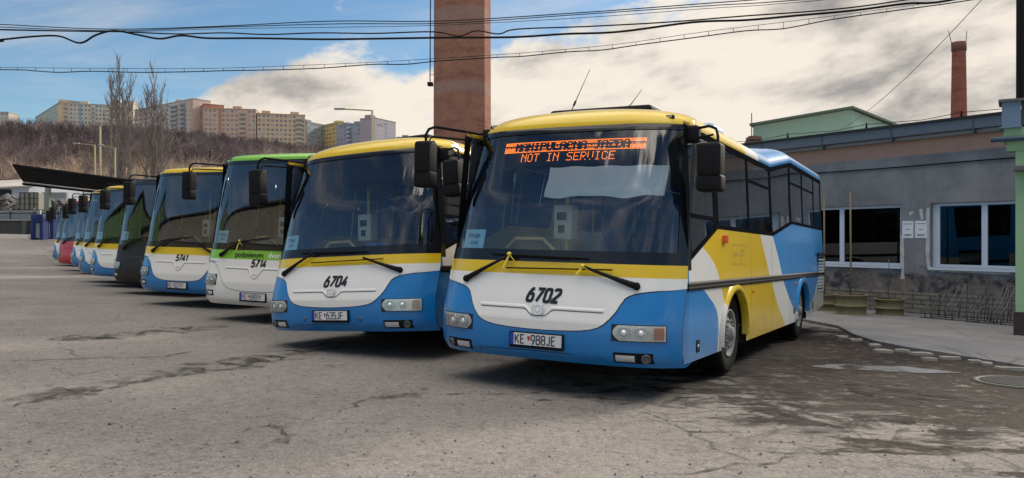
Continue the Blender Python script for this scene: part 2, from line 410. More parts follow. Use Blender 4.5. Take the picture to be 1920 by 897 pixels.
FONT57 = {
'N':"10001 11001 10101 10011 10001 10001 10001",'O':"01110 10001 10001 10001 10001 10001 01110",'T':"11111 00100 00100 00100 00100 00100 00100",
'I':"01110 00100 00100 00100 00100 00100 01110",'S':"01111 10000 10000 01110 00001 00001 11110",'E':"11111 10000 10000 11110 10000 10000 11111",
'R':"11110 10001 10001 11110 10100 10010 10001",'V':"10001 10001 10001 10001 10001 01010 00100",'C':"01110 10001 10000 10000 10000 10001 01110",
'M':"10001 11011 10101 10101 10001 10001 10001",'A':"01110 10001 10001 11111 10001 10001 10001",'P':"11110 10001 10001 11110 10000 10000 10000",
'U':"10001 10001 10001 10001 10001 10001 01110",'L':"10000 10000 10000 10000 10000 10000 11111",'J':"00111 00010 00010 00010 00010 10010 01100",
'Z':"11111 00001 00010 00100 01000 10000 11111",'D':"11110 10001 10001 10001 10001 10001 11110",' ':"00000 00000 00000 00000 00000 00000 00000"}

# ------------------------------------------------------------------ BUS
class Shape:
    def __init__(s, typ):
        s.t = typ
        if typ == 'A':
            s.Pz = [(.28, 2.04), (.36, 2.12), (.46, 2.14), (.65, 2.14), (.85, 2.08), (1.0, 2.03), (1.2, 1.98), (1.8, 1.83), (2.48, 1.57), (2.6, 1.5)]
            s.w = [(0, 1.25), (1.0, 1.25), (2.48, 1.155), (3.2, 1.12)]
            s.ws0, s.ws1 = 1.19, 2.49; s.rear = -6.85; s.ze = 2.49; s.zc = .20; s.ra = -4.55
        else:
            s.Pz = [(.28, 2.02), (.36, 2.10), (.46, 2.12), (.65, 2.12), (.85, 2.08), (1.0, 2.05), (1.2, 2.02), (1.8, 1.93), (2.69, 1.76), (2.85, 1.7)]
            s.w = [(0, 1.25), (1.0, 1.25), (2.69, 1.215), (3.2, 1.19)]
            s.ws0, s.ws1 = 1.19, 2.68; s.rear = -9.6; s.ze = 2.69; s.zc = .10; s.ra = -6.1
    def P(s, z): return float(np.interp(z, *zip(*s.Pz)))
    def W(s, z): return float(np.interp(z, *zip(*s.w)))
    def drop(s, t): t = abs(t); return .08*t*t+.26*t**6 if s.t == 'A' else .06*t*t+.17*t**7
    def F(s, x, z, off=0.0):
        """front skin point for lateral x and height z, pushed out by off"""
        W = s.W(z); t = max(-1, min(1, x/W)); u = s.P(z)-s.drop(t)
        dudx = -(.16*t+1.56*t**5)/W if s.t == 'A' else -(.12*t+1.19*abs(t)**5*t)/W; e = .02; dudz = (s.P(z+e)-s.P(z-e))/(2*e)
        n = Vector((-dudx*1.0, -1.0, -dudz)); n = Vector((-dudx, -1.0, -dudz)).normalized()
        # local y = -u ; outward normal has -y
        return Vector((x, -u, z)) + Vector((-dudx, -1, -dudz)).normalized()*off
    def uj(s, z): return s.P(z)-s.drop(1)
    def rise(s, u):
        """raised rear saloon of the short bus"""
        if s.t != 'A': return 0.0
        return .215*min(1.0, max(0.0, (-2.3-u)/1.45))
    def winlo(s, u):
        if s.t == 'A': return float(np.interp(u, [-6.9, -3.75, -2.3, .55, 1.6, 2.2], [1.785, 1.78, 1.565, 1.56, 1.22, 1.0]))
        return float(np.interp(u, [-9.6, .6, 1.6, 2.2], [1.45, 1.45, 1.12, 1.0]))
    def winhi(s, u): return s.ze-.035+s.rise(u)
    def S(s, u, z, side, off=0.0): return Vector((side*(s.W(min(z, s.ze))+off), -u, z))
    def arch_lo(s, u):
        zb = .31
        if u < s.ra-.65: zb = .31+.11*min(1, (s.ra-.65-u)/1.6)
        for c in (-.12, s.ra):
            d = abs(u-c)
            if d < .56: zb = max(zb, .42+math.sqrt(max(0, .56**2-d*d))*.86)
        return zb
def make_bus(typ, livery, band, hatch, front, capm, number=None, plate=None, detail=2, display=False, blind=False,
             kneel=None, antennas=(), stickers=(), slogan=None, mirror_l=True, crest=True):
    S = Shape(typ); root = empty('bus'); A = typ == 'A'
    parts = []
    def P_(mb, name, mats, parent=None):
        o = mb.obj(name, mats, parent or root)
        if parent is None: parts.append(o)
        return o
    LV = livery
    zr = 1.0; rear = S.rear
    # --- body shell
    mb = MB()
    nx = 36
    ts = [math.sin(math.pi/2*(i/nx*2-1))*.35+(i/nx*2-1)*.65 for i in range(nx+1)]
    zs = [.28, .30, .33, .36, .40, .46, .55, .65, .75, .85, .93, 1.0, 1.1, S.ws0]
    mb.grid([[S.F(t*S.W(z), z) for t in ts] for z in zs], 1)
    # bumper return underneath
    mb.grid([[S.F(t*S.W(.28), .28) for t in ts], [S.F(t*S.W(.28), .28)+Vector((0, .18, .02)) for t in ts]], 1, flip=True)
    arcs = []
    for c in (-.12, S.ra): arcs += [c+.56*math.cos(R(a)) for a in range(0, 181, 9)]+[c+.575, c-.575]
    fixed = [1.6, 1.45, 1.2, .95, .75, .55]+[u for u in np.arange(0, rear, -.35)]+arcs+[S.ra-.65, -2.3, -3.75, rear]
    ucols = sorted(set(round(float(u), 4) for u in fixed if u >= rear), reverse=True)
    for sd in (-1, 1):
        rows = []
        for k in range(11):
            r = k/10; row = []
            z = zr
            lo = S.arch_lo(S.uj(.5)); zz = lo+(zr-lo)*r
            row.append(S.S(S.uj(zz), zz, sd))
            for u in ucols:
                lo = S.arch_lo(u); zz = lo+(zr-lo)*r; row.append(S.S(u, zz, sd))
            rows.append(row)
        mb.grid(rows, 0, flip=sd < 0)
        rows = []
        for k in range(7):
            r = k/6; row = []
            zz = zr+(S.ws0-zr)*r; row.append(S.S(S.uj(zz), zz, sd))
            for u in ucols:
                hi = S.winlo(u); zz = zr+(hi-zr)*r; row.append(S.S(u, zz, sd))
            rows.append(row)
        mb.grid(rows, 0, flip=sd < 0)
        # cant rail above windows
        us = [S.uj(S.ws1)]+ucols
        mb.grid([[S.S(u, S.winhi(u), sd) for u in us], [S.S(u, S.ze+S.rise(u), sd) for u in us]], 0, flip=sd < 0)
        # rolled lip of wheel arches and skirt
        for c in (-.12, S.ra):
            pr = [(c+.56*math.cos(R(a)), .42+.56*.86*math.sin(R(a))) for a in range(-8, 189, 8)]
            pr2 = [(c+.63*math.cos(R(a)), .42+.63*.9*math.sin(R(a))) for a in range(-8, 189, 8)]
            mb.grid([[S.S(p[0], max(.3, p[1]), sd, -.05) for p in pr], [S.S(p[0], max(.3, p[1]), sd, .03) for p in pr], [S.S((p[0]+q[0])/2, max(.3, (p[1]+q[1])/2), sd, .034) for p, q in zip(pr, pr2)], [S.S(q[0], max(.3, q[1]), sd, .001) for q in pr2]], 0, flip=sd > 0)
    # roof loft : contour rows shrink inwards
    nrow = 9; contour = [(-1, u) for u in reversed(ucols)]+[(t, None) for t in ts]+[(1, u) for u in ucols]
    rows = []
    insx, insf = (.42, .46) if A else (.14, .14)
    for k in range(nrow+1):
        a = math.pi/2*k/nrow; dz = S.zc*math.sin(a); ins = 1-math.cos(a); row = []
        for (t, u) in contour:
            if u is None:
                Wt = S.W(S.ze)-insx*ins; tt = t; x = t*Wt
                uf = S.P(S.ze)-S.drop(t)-insf*ins
                row.append(Vector((x, -uf, S.ze+dz+(.03 if A else .01)*math.sin(a)*(1-t*t))))
            else:
                u2 = min(u, S.P(S.ze)-S.drop(1)-insf*ins-.01)
                row.append(Vector((t*(S.W(S.ze)-insx*ins), -u2, S.ze+dz+S.rise(u))))
        rows.append(row)
    if A:
        # rear corner pods squash the rolled edge flat
        pass
    mb.grid(rows, 2, flip=True)
    last = rows[-1]; n = len(ucols); m = len(ts)
    left = last[:n][::-1]; right = last[n+m:]; fr = last[n:n+m]
    cam_rows = []
    for j in range(n):
        a, b = left[j], right[j]
        cam_rows.append([a.lerp(b, i/(m-1))+Vector((0, 0, .035*(1-(2*i/(m-1)-1)**2))) for i in range(m)])
    mb.grid([fr]+cam_rows, 2, flip=True)
    # rear wall
    zr_ = [.42, .8, 1.2, 1.75, 2.3, S.ze+S.rise(rear)]
    mb.grid([[Vector((t*S.W(min(z, S.ze)), -rear+.08*(1-t*t), z)) for t in np.linspace(-1, 1, 9)] for z in zr_]+[[p+Vector((0, 0, 0)) for p in [left[-1].lerp(right[-1], i/8) for i in range(9)]]], 0, flip=False)
    body = P_(mb, 'body', [LV, front, capm])
    # --- underbody and wheel housings
    mb = MB(); mb.box((-1.15, -1.75, .36), (1.15, -rear-.1, .46))
    for c in (-.12, S.ra):
        for sd in (-1, 1):
            arcp = [(c+.60*math.cos(R(a)), .42+.55*math.sin(R(a))) for a in range(-15, 196, 15)]
            mb.grid([[Vector((sd*1.22, -p[0], p[1])) for p in arcp], [Vector((sd*.70, -p[0], p[1])) for p in arcp]], 0, flip=True)
            mb.grid([[Vector((sd*.70, -p[0], p[1])) for p in arcp], [Vector((sd*.70, -c, .42)) for p in arcp]], 0)
    mb.tube([(-1.0, .12, .42), (1.0, .12, .42)], .07, 8); mb.tube([(-1.0, -S.ra, .42), (1.0, -S.ra, .42)], .10, 8)
    P_(mb, 'underbody', M_('wellblack'))
    # --- windscreen
    mb = MB(); tw = .975
    tz = [i/14*2*tw-tw for i in range(15)]
    mb.grid([[S.F(t*S.W(z), z, -.004) for t in ts if abs(t) <= tw+.02] for z in np.linspace(S.ws0, S.ws1, 12)], 0)
    P_(mb, 'windscreen', M_('glass_wind'))
    mb = MB()
    full = [-1, -.99]+[t for t in ts if abs(t) < .985]+[.99, 1]
    for z0, z1 in ((S.ws0-.012, S.ws0+.10), (S.ws1-.05, S.ws1+.008)):
        mb.grid([[S.F(t*S.W(z), z, .004) for t in full] for z in np.linspace(z0, z1, 4)], 0)
    for sd in (-1, 1):
        for t0, t1, o in ((.945, 1.0, .005),):
            mb.grid([[S.F(sd*t*S.W(z), z, o) for t in np.linspace(t0, t1, 5)] for z in np.linspace(S.ws0, S.ws1, 12)], 0, flip=sd < 0)
        # pillar between windscreen and cab window
        mb.grid([[S.S(u, z, sd, .003) for u in (S.uj(z), S.uj(z)-.06, min(S.uj(z)-.07, 1.54))] for z in np.linspace(S.ws0-.05, S.ws1, 12)], 0, flip=sd < 0)
    P_(mb, 'windscreen_frame', M_('black_gloss'))
    # --- side windows
    if A: wins = [(1.50, .66), (.50, -.86), (-.93, -2.18), (-2.28, -3.62), (-3.74, -4.75), (-4.82, -5.95), (-6.0, -6.78)]
    else: wins = [(1.5, .66), (.5, -.9), (-1.0, -2.4), (-2.5, -3.9), (-4.0, -5.4), (-5.5, -6.9), (-7.0, -8.2), (-8.3, -9.5)]
    if detail < 2: wins = wins[:5]
    sides = (1, -1)
    for sd in sides:
        for wi, (u0, u1) in enumerate(wins):
            mb = MB(); us = np.linspace(u0, u1, 6)
            mb.grid([[S.S(u, S.winlo(u)+(S.winhi(u)-S.winlo(u))*r, sd, -.006) for u in us] for r in (0, .5, 1)], 0, flip=sd < 0)
            o = P_(mb, 'side_window', M_('glass_side'))
        mb = MB()
        edges = [u for w_ in wins for u in w_]
        gaps = [(1.62, edges[0])]+[(wins[i][1], wins[i+1][0]) for i in range(len(wins)-1)]+[(edges[-1], rear)]
        if detail < 2: gaps[-1] = (edges[-1], rear)
        for a, b in gaps:
            us = np.linspace(a, b, 3)
            mb.grid([[S.S(u, S.winlo(u)+(S.winhi(u)-S.winlo(u))*r, sd, .001) for u in us] for r in (0, .5, 1)], 0, flip=sd < 0)
        us = np.array([1.62]+[u for u in ucols if u < 1.6])
        for f0, f1 in ((lambda u: S.winhi(u)-.05, lambda u: S.winhi(u)+.012), (lambda u: S.winlo(u)-.014, lambda u: S.winlo(u)+.03)):
            mb.grid([[S.S(u, f0(u), sd, .002) for u in us], [S.S(u, f1(u), sd, .002) for u in us]], 0, flip=sd < 0)
        # sliding vent bars
        if A:
            for (u0, u1) in (wins[2], wins[4], wins[5]):
                h = lambda u: S.winhi(u)-.30
                us = np.linspace(u0, u1, 3); mb.grid([[S.S(u, h(u), sd, .004) for u in us], [S.S(u, h(u)+.028, sd, .004) for u in us]], 0, flip=sd < 0)
            us = (1.52, .62); mb.grid([[S.S(u, 1.62, sd, .004) for u in us], [S.S(u, 1.66, sd, .004) for u in us]], 0, flip=sd < 0)
        P_(mb, 'window_surround', mat('window seal', (.010, .011, .013), .85, spec=0.0))
    # --- rub rail
    for sd in (-1, 1):
        mb = MB(); us = [S.uj(1.0)]+[u for u in np.arange(1.5, rear, -.5)]+[rear]
        mb.grid([[S.S(u, z, sd, o) for u in us] for z, o in ((.955, .0), (.962, .016), (.985, .018), (.995, .010), (1.005, .018), (1.028, .016), (1.035, .0))], 0, flip=sd < 0)
        P_(mb, 'rub_rail', M_('black'))
    # --- yellow/green band and hatch
    mb = MB(); zs_b = [1.062, 1.10, 1.14, S.ws0-.012] if A else [1.03, 1.08, 1.14, S.ws0-.012]
    mb.grid([[S.F(t*S.W(z), z, .004) for t in full] for z in zs_b], 0)
    if A:
        for sd in (1,):
            pass
    P_(mb, 'front_band', band)
    def fpatch(zs, ex, off, nxx=28, c=0.0):
        rows = []
        for z in zs:
            e0, e1 = ex(z); rows.append([S.F(e0+(e1-e0)*i/nxx, z, off) for i in range(nxx+1)])
        return rows
    if A:
        EZ = [.568, .575, .585, .60, .62, .65, .70, .76, .83, .88, .905, .925, .94, .952, .962, .975, 1.062]
        EX = [.10, .30, .43, .52, .585, .635, .685, .73, .765, .795, .83, .88, .95, 1.04, 1.16, 1.249, 1.249]
    else:
        EZ = [.52, .53, .545, .57, .61, .66, .72, .80, .88, .94, .97, .985, 1.03]
        EX = [.22, .40, .50, .58, .64, .69, .73, .78, .84, .92, 1.02, 1.249, 1.249]
    ex = lambda z: (-float(np.interp(z, EZ, EX)), float(np.interp(z, EZ, EX)))
    zz = sorted(set(EZ+list(np.linspace(EZ[0], EZ[-1], 14))))
    mb = MB(); mb.grid(fpatch([z-(.007 if z < .97 else 0) for z in zz], lambda z: tuple(v+math.copysign(.007, v) if abs(v) < 1.2 else v for v in ex(z+.007)), .002), 0)
    P_(mb, 'hatch_seam', M_('seam'))
    mb = MB()
    # hatch with recessed grille ledge
    rows = fpatch(zz, ex, .006, 40); mb.grid(rows, 0)
    P_(mb, 'hatch_panel', hatch)
    mb = MB()
    if A:
        def ledge(x):
            a = abs(x); return .76-(.058*(1-float(sstep(.06, .15, a))))
        xs = np.linspace(-.63, .63, 61)
        # overhanging lip: top edge proud, below it a strip painted as its shadow
        mb.grid([[S.F(x, ledge(x)+.022, .0065) for x in xs], [S.F(x, ledge(x)+.004, .013) for x in xs], [S.F(x, ledge(x)-.004, .013) for x in xs], [S.F(x, ledge(x)-.012, .007) for x in xs]], 0)
        P_(mb, 'grille_lip', hatch)
        mb = MB()
        for dz in (.155, .11, .065):
            pass
        xs = [-.61, -.2, .2, .61]
        mb.grid([[S.F(x, .762-.02-.0, .0075) for x in xs], [S.F(x, .757-.0, .0075) for x in xs]], 0)
    else:
        def ledge(x):
            a = abs(x); return .885-(.15*(1-float(sstep(.03, .17, a))))
        xs = np.linspace(-.66, .66, 61)
        mb.grid([[S.F(x, ledge(x)+.02, .0065) for x in xs], [S.F(x, ledge(x)+.004, .014) for x in xs], [S.F(x, ledge(x)-.005, .014) for x in xs], [S.F(x, ledge(x)-.014, .007) for x in xs]], 0)
        P_(mb, 'grille_lip', hatch); mb = MB()
    mbg = MB(); mbg.ribbon([(x, ledge(x)-.013) for x in np.linspace(-(.62 if A else .65), (.62 if A else .65), 41)], .010, lambda x, z: S.F(x, z, .0085)); P_(mbg, 'lip_shadow_line', mat('painted lip shadow', (.10, .10, .10), .8))  # dark strip painting the shadow line under the grille lip
    # emblem: a ring between two curved strokes
    mb = MB(); ez = .745 if A else .765; mp = lambda x, z: S.F(x, z, .031 if A else .012)
    k = .034 if A else .032
    mb.ribbon([(k*.85*math.cos(R(a)), ez+k*.85*math.sin(R(a))) for a in range(0, 360, 20)], .012, mp, closed=True)
    for sg in (-1, 1):
        mb.ribbon([(sg*(k*1.0+k*.62*math.cos(R(a))), ez+k*1.05*math.sin(R(a))) for a in range(-75, 76, 25)], .012, mp)
        mb.ribbon([(sg*k*1.2, ez-k*1.0), (sg*k*2.0, ez-k*1.0)], .010, mp)
    if A: 
        mb2 = MB(); mb2.grid([[S.F(math.cos(R(a))*rr*1.15, ez+math.sin(R(a))*rr*.9, .026) for a in range(0, 361, 20)] for rr in (.001, .035, .06)], 0)
        P_(mb2, 'badge_plate', hatch)
    P_(mb, 'emblem', mat('badge silver', (.62, .64, .66), .25, .35))
    # --- fleet number
    if number:
        mb = MB(); h = .112 if A else .108; wd = .029; nz = .815 if A else .885+.062
        if not A: nz = .915
        tw_ = stroke_width(number, h, .78)
        mp = lambda x, z: S.F(x, z, .011)
        cx = .03 if A else .05
        strokes(mb, number, cx-tw_/2-.01, nz, h, wd, mp, .2, .78)
        P_(mb, 'fleet_number', M_('number'))
        if A:
            mb = MB(); strokes(mb, number, 0, 2.52, .12, .024, lambda x, z: S.S(-(-.42+0)-x*1.0-.1, z, 1, .0) if False else Vector((S.W(S.ze)+.004-(z-2.49)*.45, -(-.28-x), z-.02)), .1, .78)
            P_(mb, 'roof_number', mat('faded grey', (.18, .15, .05), .6))
    if slogan:
        mb = MB(); mp = lambda x, z: S.F(x, z, .0095)
        add_text(mb, slogan[0], .125, mp, slogan[2], 1.065, .002); P_(mb, 'slogan_dark', M_('number'))
        mb = MB(); add_text(mb, slogan[1], .125, mp, slogan[3], 1.065, .002); P_(mb, 'slogan_light', M_('textwhite'))
    # --- plate
    if plate:
        mb = MB(); pz = .40 if A else .36
        yy = S.F(0, pz+.065).y-.028
        mb.rbox((-.275, yy, pz-.012), (.275, yy+.03, pz+.135), .008)
        pl = P_(mb, 'number_plate', M_('black'))
        mb = MB(); mb.box((-.255, yy-.004, pz+.018), (.262, yy+.001, pz+.125)); P_(mb, 'plate_face', M_('platewhite'), pl)
        mb = MB(); mb.box((-.262, yy-.005, pz+.018), (-.222, yy+.001, pz+.125)); P_(mb, 'plate_strip', M_('plateblue'), pl)
        mb = MB(); mp = lambda x, z: Vector((x, yy-.0065, z)); hh = .078
        strokes(mb, plate[0], -.205, pz+.032, hh, .0115, mp, 0, .74, .98)
        strokes(mb, plate[1], -.040, pz+.032, hh, .0115, mp, 0, .71, .93)
        P_(mb, 'plate_lettering', M_('ink'), pl)
        mb = MB(); mb.add([mp(x, z) for x, z in ((-.079, pz+.1), (-.052, pz+.1), (-.052, pz+.075), (-.0655, pz+.053), (-.079, pz+.075))], [(4, 3, 2, 1, 0)]); P_(mb, 'coat_of_arms', M_('red'), pl)
    # --- headlights
    hz0, hz1 = (.520, .652) if A else (.60, .76)
    hx0, hx1 = (.715, 1.14) if A else (.84, 1.19)
    for sd in (-1, 1):
        def HX(a, z):  # rounded inner edge
            zc = (z-hz0)/(hz1-hz0); ins = .05*(2*zc-1)**2+.012*(1-zc)
            return sd*((hx0+ins)+(hx1-hx0-ins)*a)
        def hgrid(off, zpad=0.0, a0=0, a1=1, n=9):
            return [[S.F(HX(a0+(a1-a0)*i/n, z), z, off) for i in range(n+1)] for z in np.linspace(hz0-zpad, hz1+zpad, 7)]
        mb = MB()
        mb.grid([[S.F(sd*(hx0-.008+(hx1+.016-hx0)*i/9), z, .003) for i in range(10)] for z in np.linspace(hz0-.008, hz1+.008, 4)], 0, flip=sd < 0)
        hl = P_(mb, 'headlight', M_('seam'))
        mb = MB(); mb.grid(hgrid(.005), 0, flip=sd < 0); P_(mb, 'reflector_bowl', mat('lamp bowl', (.68, .68, .64), .3, .35, var=.3, scale=30), hl)
        for ci, (fx, rr) in enumerate(((.24, .055), (.57, .055))) if A else enumerate(((.30, .052), (.70, .048))):
            cx_ = hx0+(hx1-hx0)*fx; c = S.F(sd*cx_, (hz0+hz1)/2, .0); n_ = (S.F(sd*cx_, (hz0+hz1)/2, 1)-c).normalized()
            q = n_.to_track_quat('Z', 'Y').to_matrix().to_4x4(); q.translation = c
            mb = MB(); mb.lathe([(rr, .012), (rr*.97, .018), (rr*.9, .012), (rr*.55, .009), (rr*.52, .022), (rr*.2, .03), (.001, .031)], M=q, n=20)
            P_(mb, 'lamp', mat('lamp chrome', (.75, .76, .75), .18, .5), hl)
        if A:
            mb = MB(); mb.grid([[S.F(sd*(hx0+(hx1-hx0)*(.80+.17*i/4)), z, .011) for i in range(5)] for z in np.linspace(hz0+.012, hz1-.014, 5)], 0, flip=sd < 0)
            P_(mb, 'indicator', mat('indicator pink', (.62, .25, .16), .15, coat=.5) if sd > 0 else mat('lamp chrome', (.75, .76, .75), .18, .5), hl)
        mb = MB(); mb.grid(hgrid(.024), 0, flip=sd < 0); P_(mb, 'lens', M_('glass_lamp'), hl)
        # fog lamp cluster
        fz = .368 if A else .46
        mb = MB(); x0_, x1_ = (.725, 1.05) if A else (.90, 1.16)
        loop = [(x0_+.03, fz-.045), (x1_-.03, fz-.045), (x1_, fz), (x1_-.03, fz+.045), (x0_+.03, fz+.045), (x0_, fz)]
        mb.grid([[S.F(sd*(x0_+(x1_-x0_)*i/8), fz-.047+.094*j/4, .003) for i in range(9)] for j in range(5)], 0, flip=sd < 0)
        fg = P_(mb, 'fog_light', M_('black'))
        mb = MB(); mb.grid([[S.F(sd*(x0_+.02+.16*i/6), fz-.026+.052*j/3, .011) for i in range(7)] for j in range(4)], 0, flip=sd < 0)
        P_(mb, 'running_lamp', mat('running lens', (.62, .64, .66), .2, .5, var=.35, scale=40), fg)
        cx_ = x1_-.055; c = S.F(sd*cx_, fz); n_ = (S.F(sd*cx_, fz, 1)-c).normalized(); q = n_.to_track_quat('Z', 'Y').to_matrix().to_4x4(); q.translation = c
        mb = MB(); mb.lathe([(.042, .0), (.042, .018), (.033, .018), (.032, .006), (.001, .016)], M=q, n=16); P_(mb, 'round_lamp', M_('grey'), fg)
        # roof marker lamp
        mz = 2.555 if A else S.ze+.05
        mxx = .955 if A else 1.0
        def RF(x, k):  # roof front cap point
            a = math.pi/2*k; ins = 1-math.cos(a); t = x/(S.W(S.ze)-insx*ins); t = max(-1, min(1, t))
            return Vector((x, -(S.P(S.ze)-S.drop(t)-insf*ins), S.ze+S.zc*math.sin(a)+.03*math.sin(a)*(1-t*t)))
        c = RF(sd*mxx, .25)
        mb = MB(); mb.rbox((c.x-.042, c.y-.014, c.z-.018), (c.x+.042, c.y+.03, c.z+.018), .012); P_(mb, 'marker_lamp', M_('black'))
        mb = MB(); mb.rbox((c.x-.024, c.y-.018, c.z-.010), (c.x+.024, c.y, c.z+.010), .006); P_(mb, 'marker_lens', mat('lens clear', (.35, .35, .33), .2), parts[-1])
    # bumper crease line
    if A:
        mb = MB(); mp = lambda x, z: S.F(x, z, .002)
        mb.ribbon([(-.66, .305), (-.63, .345), (-.55, .358), (-.3, .366), (0, .368), (.3, .366), (.62, .352)], .006, mp); P_(mb, 'bumper_joint', M_('seam'))
        for sd in ((-1, 1) if number == '6704' else ()):
            mb = MB(); c = S.F(sd*.42, .43, .004); mb.lathe([(.022, 0), (.022, -.006), (.001, -.006)], M=Matrix.Translation(c) @ Matrix.Rotation(R(90), 4, 'X') @ Matrix.Scale(-1, 4, (0, 0, 1)), n=12); P_(mb, 'tow_cap', M_('grey'))
    for sd in (-1, 1):
        mb = MB(); mb.grid([[S.S(S.uj(z)-.004, z, sd, .002) for z in np.linspace(.32, .95, 8)], [S.S(S.uj(z)-.014, z, sd, .002) for z in np.linspace(.32, .95, 8)]], 0, flip=sd > 0); P_(mb, 'corner_joint', M_('seam'))
    # --- wipers
    def wiper(piv, mid, b0, b1, tie=None):
        mb = MB(); f = lambda p, o: S.F(p[0], p[1], o)
        a = f(piv, .02); m_ = f(mid, .055)
        mb.tube([a, a.lerp(m_, .12)+Vector((0, -.012, 0)), a.lerp(m_, .5)+Vector((0, -.02, 0)), m_], [.031, .027, .017, .012], 8)
        c = f(piv, .0); n_ = (f(piv, 1)-c).normalized(); q = n_.to_track_quat('Z', 'Y').to_matrix().to_4x4(); q.translation = c
        mb.lathe([(.034, 0), (.034, .035), (.025, .045), (.001, .046)], M=q, n=14)
        wo = P_(mb, 'wiper', M_('black'))
        mb = MB(); pts = [f((b0[0]+(b1[0]-b0[0])*i/10, b0[1]+(b1[1]-b0[1])*i/10), .03) for i in range(11)]
        mb.tube(pts, .0075, 6); mb.tube([p+Vector((0, -.02, 0)) for p in pts[2:9]], .006, 6)
        P_(mb, 'blade', M_('rubber'), wo)
        if tie:
            mb = MB(); t0 = f(mid, .075)
            for sg, ln in ((-1, tie*.75), (1, tie*.35)):
                mb.grid([[t0+Vector((sg*.012*i-.008, -.003*i, -ln*i/5)) for i in range(6)], [t0+Vector((sg*.012*i+.012, -.003*i-.004, -ln*i/5-.006)) for i in range(6)]], 0)
            mb.lathe([(.012, -.02), (.022, 0), (.012, .02)], axis='x', M=Matrix.Translation(t0), n=10)
            P_(mb, 'tied_ribbon', M_('ribbon'), wo)
        return wo
    if A:
        t1 = .17 if number == '6702' else None
        wiper((-.86, .985), (-.36, 1.225), (-.60, 1.235), (.42, 1.215), t1)
        wiper((.88, .985), (.40, 1.135), (.66, 1.12), (-.40, 1.105), (.10 if t1 else None))
    else:
        wiper((-.80, 1.09), (-.36, 1.32), (-.62, 1.29), (.28, 1.40), .2 if number == '5714' else None)
        wiper((.80, 1.09), (.34, 1.28), (.62, 1.24), (-.28, 1.30))
    # --- mirrors
    hb = 0 if A else .12
    for sd in ((-1, 1) if mirror_l else (1,)):
        mb = MB()
        if sd < 0:
            cx_, cu, z0_, z1_, ww, dd = (-1.62 if A else -1.95), 1.66, 1.92+hb, 2.41+hb, .21, .17
            br = Vector((-1.05, -S.uj(S.ws1)-.02, 2.50+hb)); t0 = Vector((cx_+.01, -1.66, 2.56+hb))
            mb.rbox((br.x-.07, br.y-.10, br.z-.12), (br.x+.05, br.y+.06, br.z+.06), .02)
            mb.tube([br, t0+Vector((.10, 0, .0)), t0+Vector((.02, 0, -.02)), t0+Vector((-.02, 0, -.08)), Vector((cx_, -cu, z1_-.02))], .015, 8)
            mb.tube([br+Vector((0, 0, -.07)), t0+Vector((.06, 0, -.10)), Vector((cx_+.02, -cu, z1_-.03))], .011, 8)
        else:
            cx_, cu, z0_, z1_, ww, dd = 1.42, 1.62, 1.84+hb, 2.27+hb, .225, .19
            br = Vector((1.17, -1.44, 2.40+hb))
            mb.rbox((br.x-.03, br.y-.08, br.z-.10), (br.x+.10, br.y+.04, br.z+.06), .03)
            mb.tube([br+Vector((.05, -.03, .03)), br+Vector((.20, -.08, .04)), br+Vector((.27, -.11, .01)), br+Vector((.29, -.12, -.06)), Vector((cx_+.05, -cu+.02, z1_-.02))], .013, 8)
            mb.tube([br+Vector((.05, -.03, -.06)), br+Vector((.24, -.09, -.04))], .010, 8)
        mo = P_(mb, 'mirror', M_('black'))
        mb = MB(); mb.rbox((cx_-ww/2, -cu-dd/2, z0_), (cx_+ww/2, -cu+dd/2, z0_+(z1_-z0_)*.36), .032); P_(mb, 'lower_housing', M_('black'), mo)
        mb = MB(); mb.rbox((cx_-ww/2+.008, -cu-dd/2-.012, z0_+(z1_-z0_)*.30), (cx_+ww/2-.008, -cu+dd/2, z1_), .034); P_(mb, 'upper_housing', M_('black'), mo)
        mb = MB(); mb.box((cx_-ww/2+.03, -cu+dd/2-.004, z0_+.05), (cx_+ww/2-.03, -cu+dd/2+.004, z1_-.05)); P_(mb, 'mirror_glass', M_('chrome'), mo)
    # --- wheels
    for c in (-.12, S.ra):
        for sd in (-1, 1):
            M0 = Matrix.Translation((sd*1.06, -c, .44))
            mb = MB(); mb.lathe([(.25, -.13), (.40, -.14), (.435, -.12), (.44, -.10), (.44, .10), (.435, .12), (.40, .14), (.25, .13)], axis='x', n=40, M=M0, close=True)
            for k in range(3):
                mb.lathe([(.4405, -.06+.05*k), (.4415, -.055+.05*k), (.4405, -.05+.05*k)], axis='x', n=40, M=M0)
            wh = mb.obj('wheel', M_('rubber'), root)
            mb = MB()
            s_ = sd
            mb.lathe([(.262, .125*s_), (.255, .142*s_), (.235, .125*s_), (.225, .085*s_), (.17, .105*s_), (.11, .120*s_), (.105, .13*s_), (.08, .135*s_), (.065, .175*s_), (.001, .18*s_)], axis='x', n=30, M=M0)
            for k in range(10):
                a = 2*math.pi*k/10; mb.lathe([(.014, .118*s_), (.014, .15*s_), (.001, .15*s_)], axis='x', n=6, M=M0 @ Matrix.Rotation(a, 4, 'X') @ Matrix.Translation((0, .135, 0)))
            rim = mb.obj('rim', M_('rimsteel'), wh)
            mb = MB()
            for k in range(10):
                a = 2*math.pi*(k+.5)/10; mb.lathe([(.026, .104*s_), (.001, .1045*s_)], axis='x', n=10, M=M0 @ Matrix.Rotation(a, 4, 'X') @ Matrix.Translation((0, .195, 0)))
            mb.obj('vent_holes', M_('wellblack'), wh)
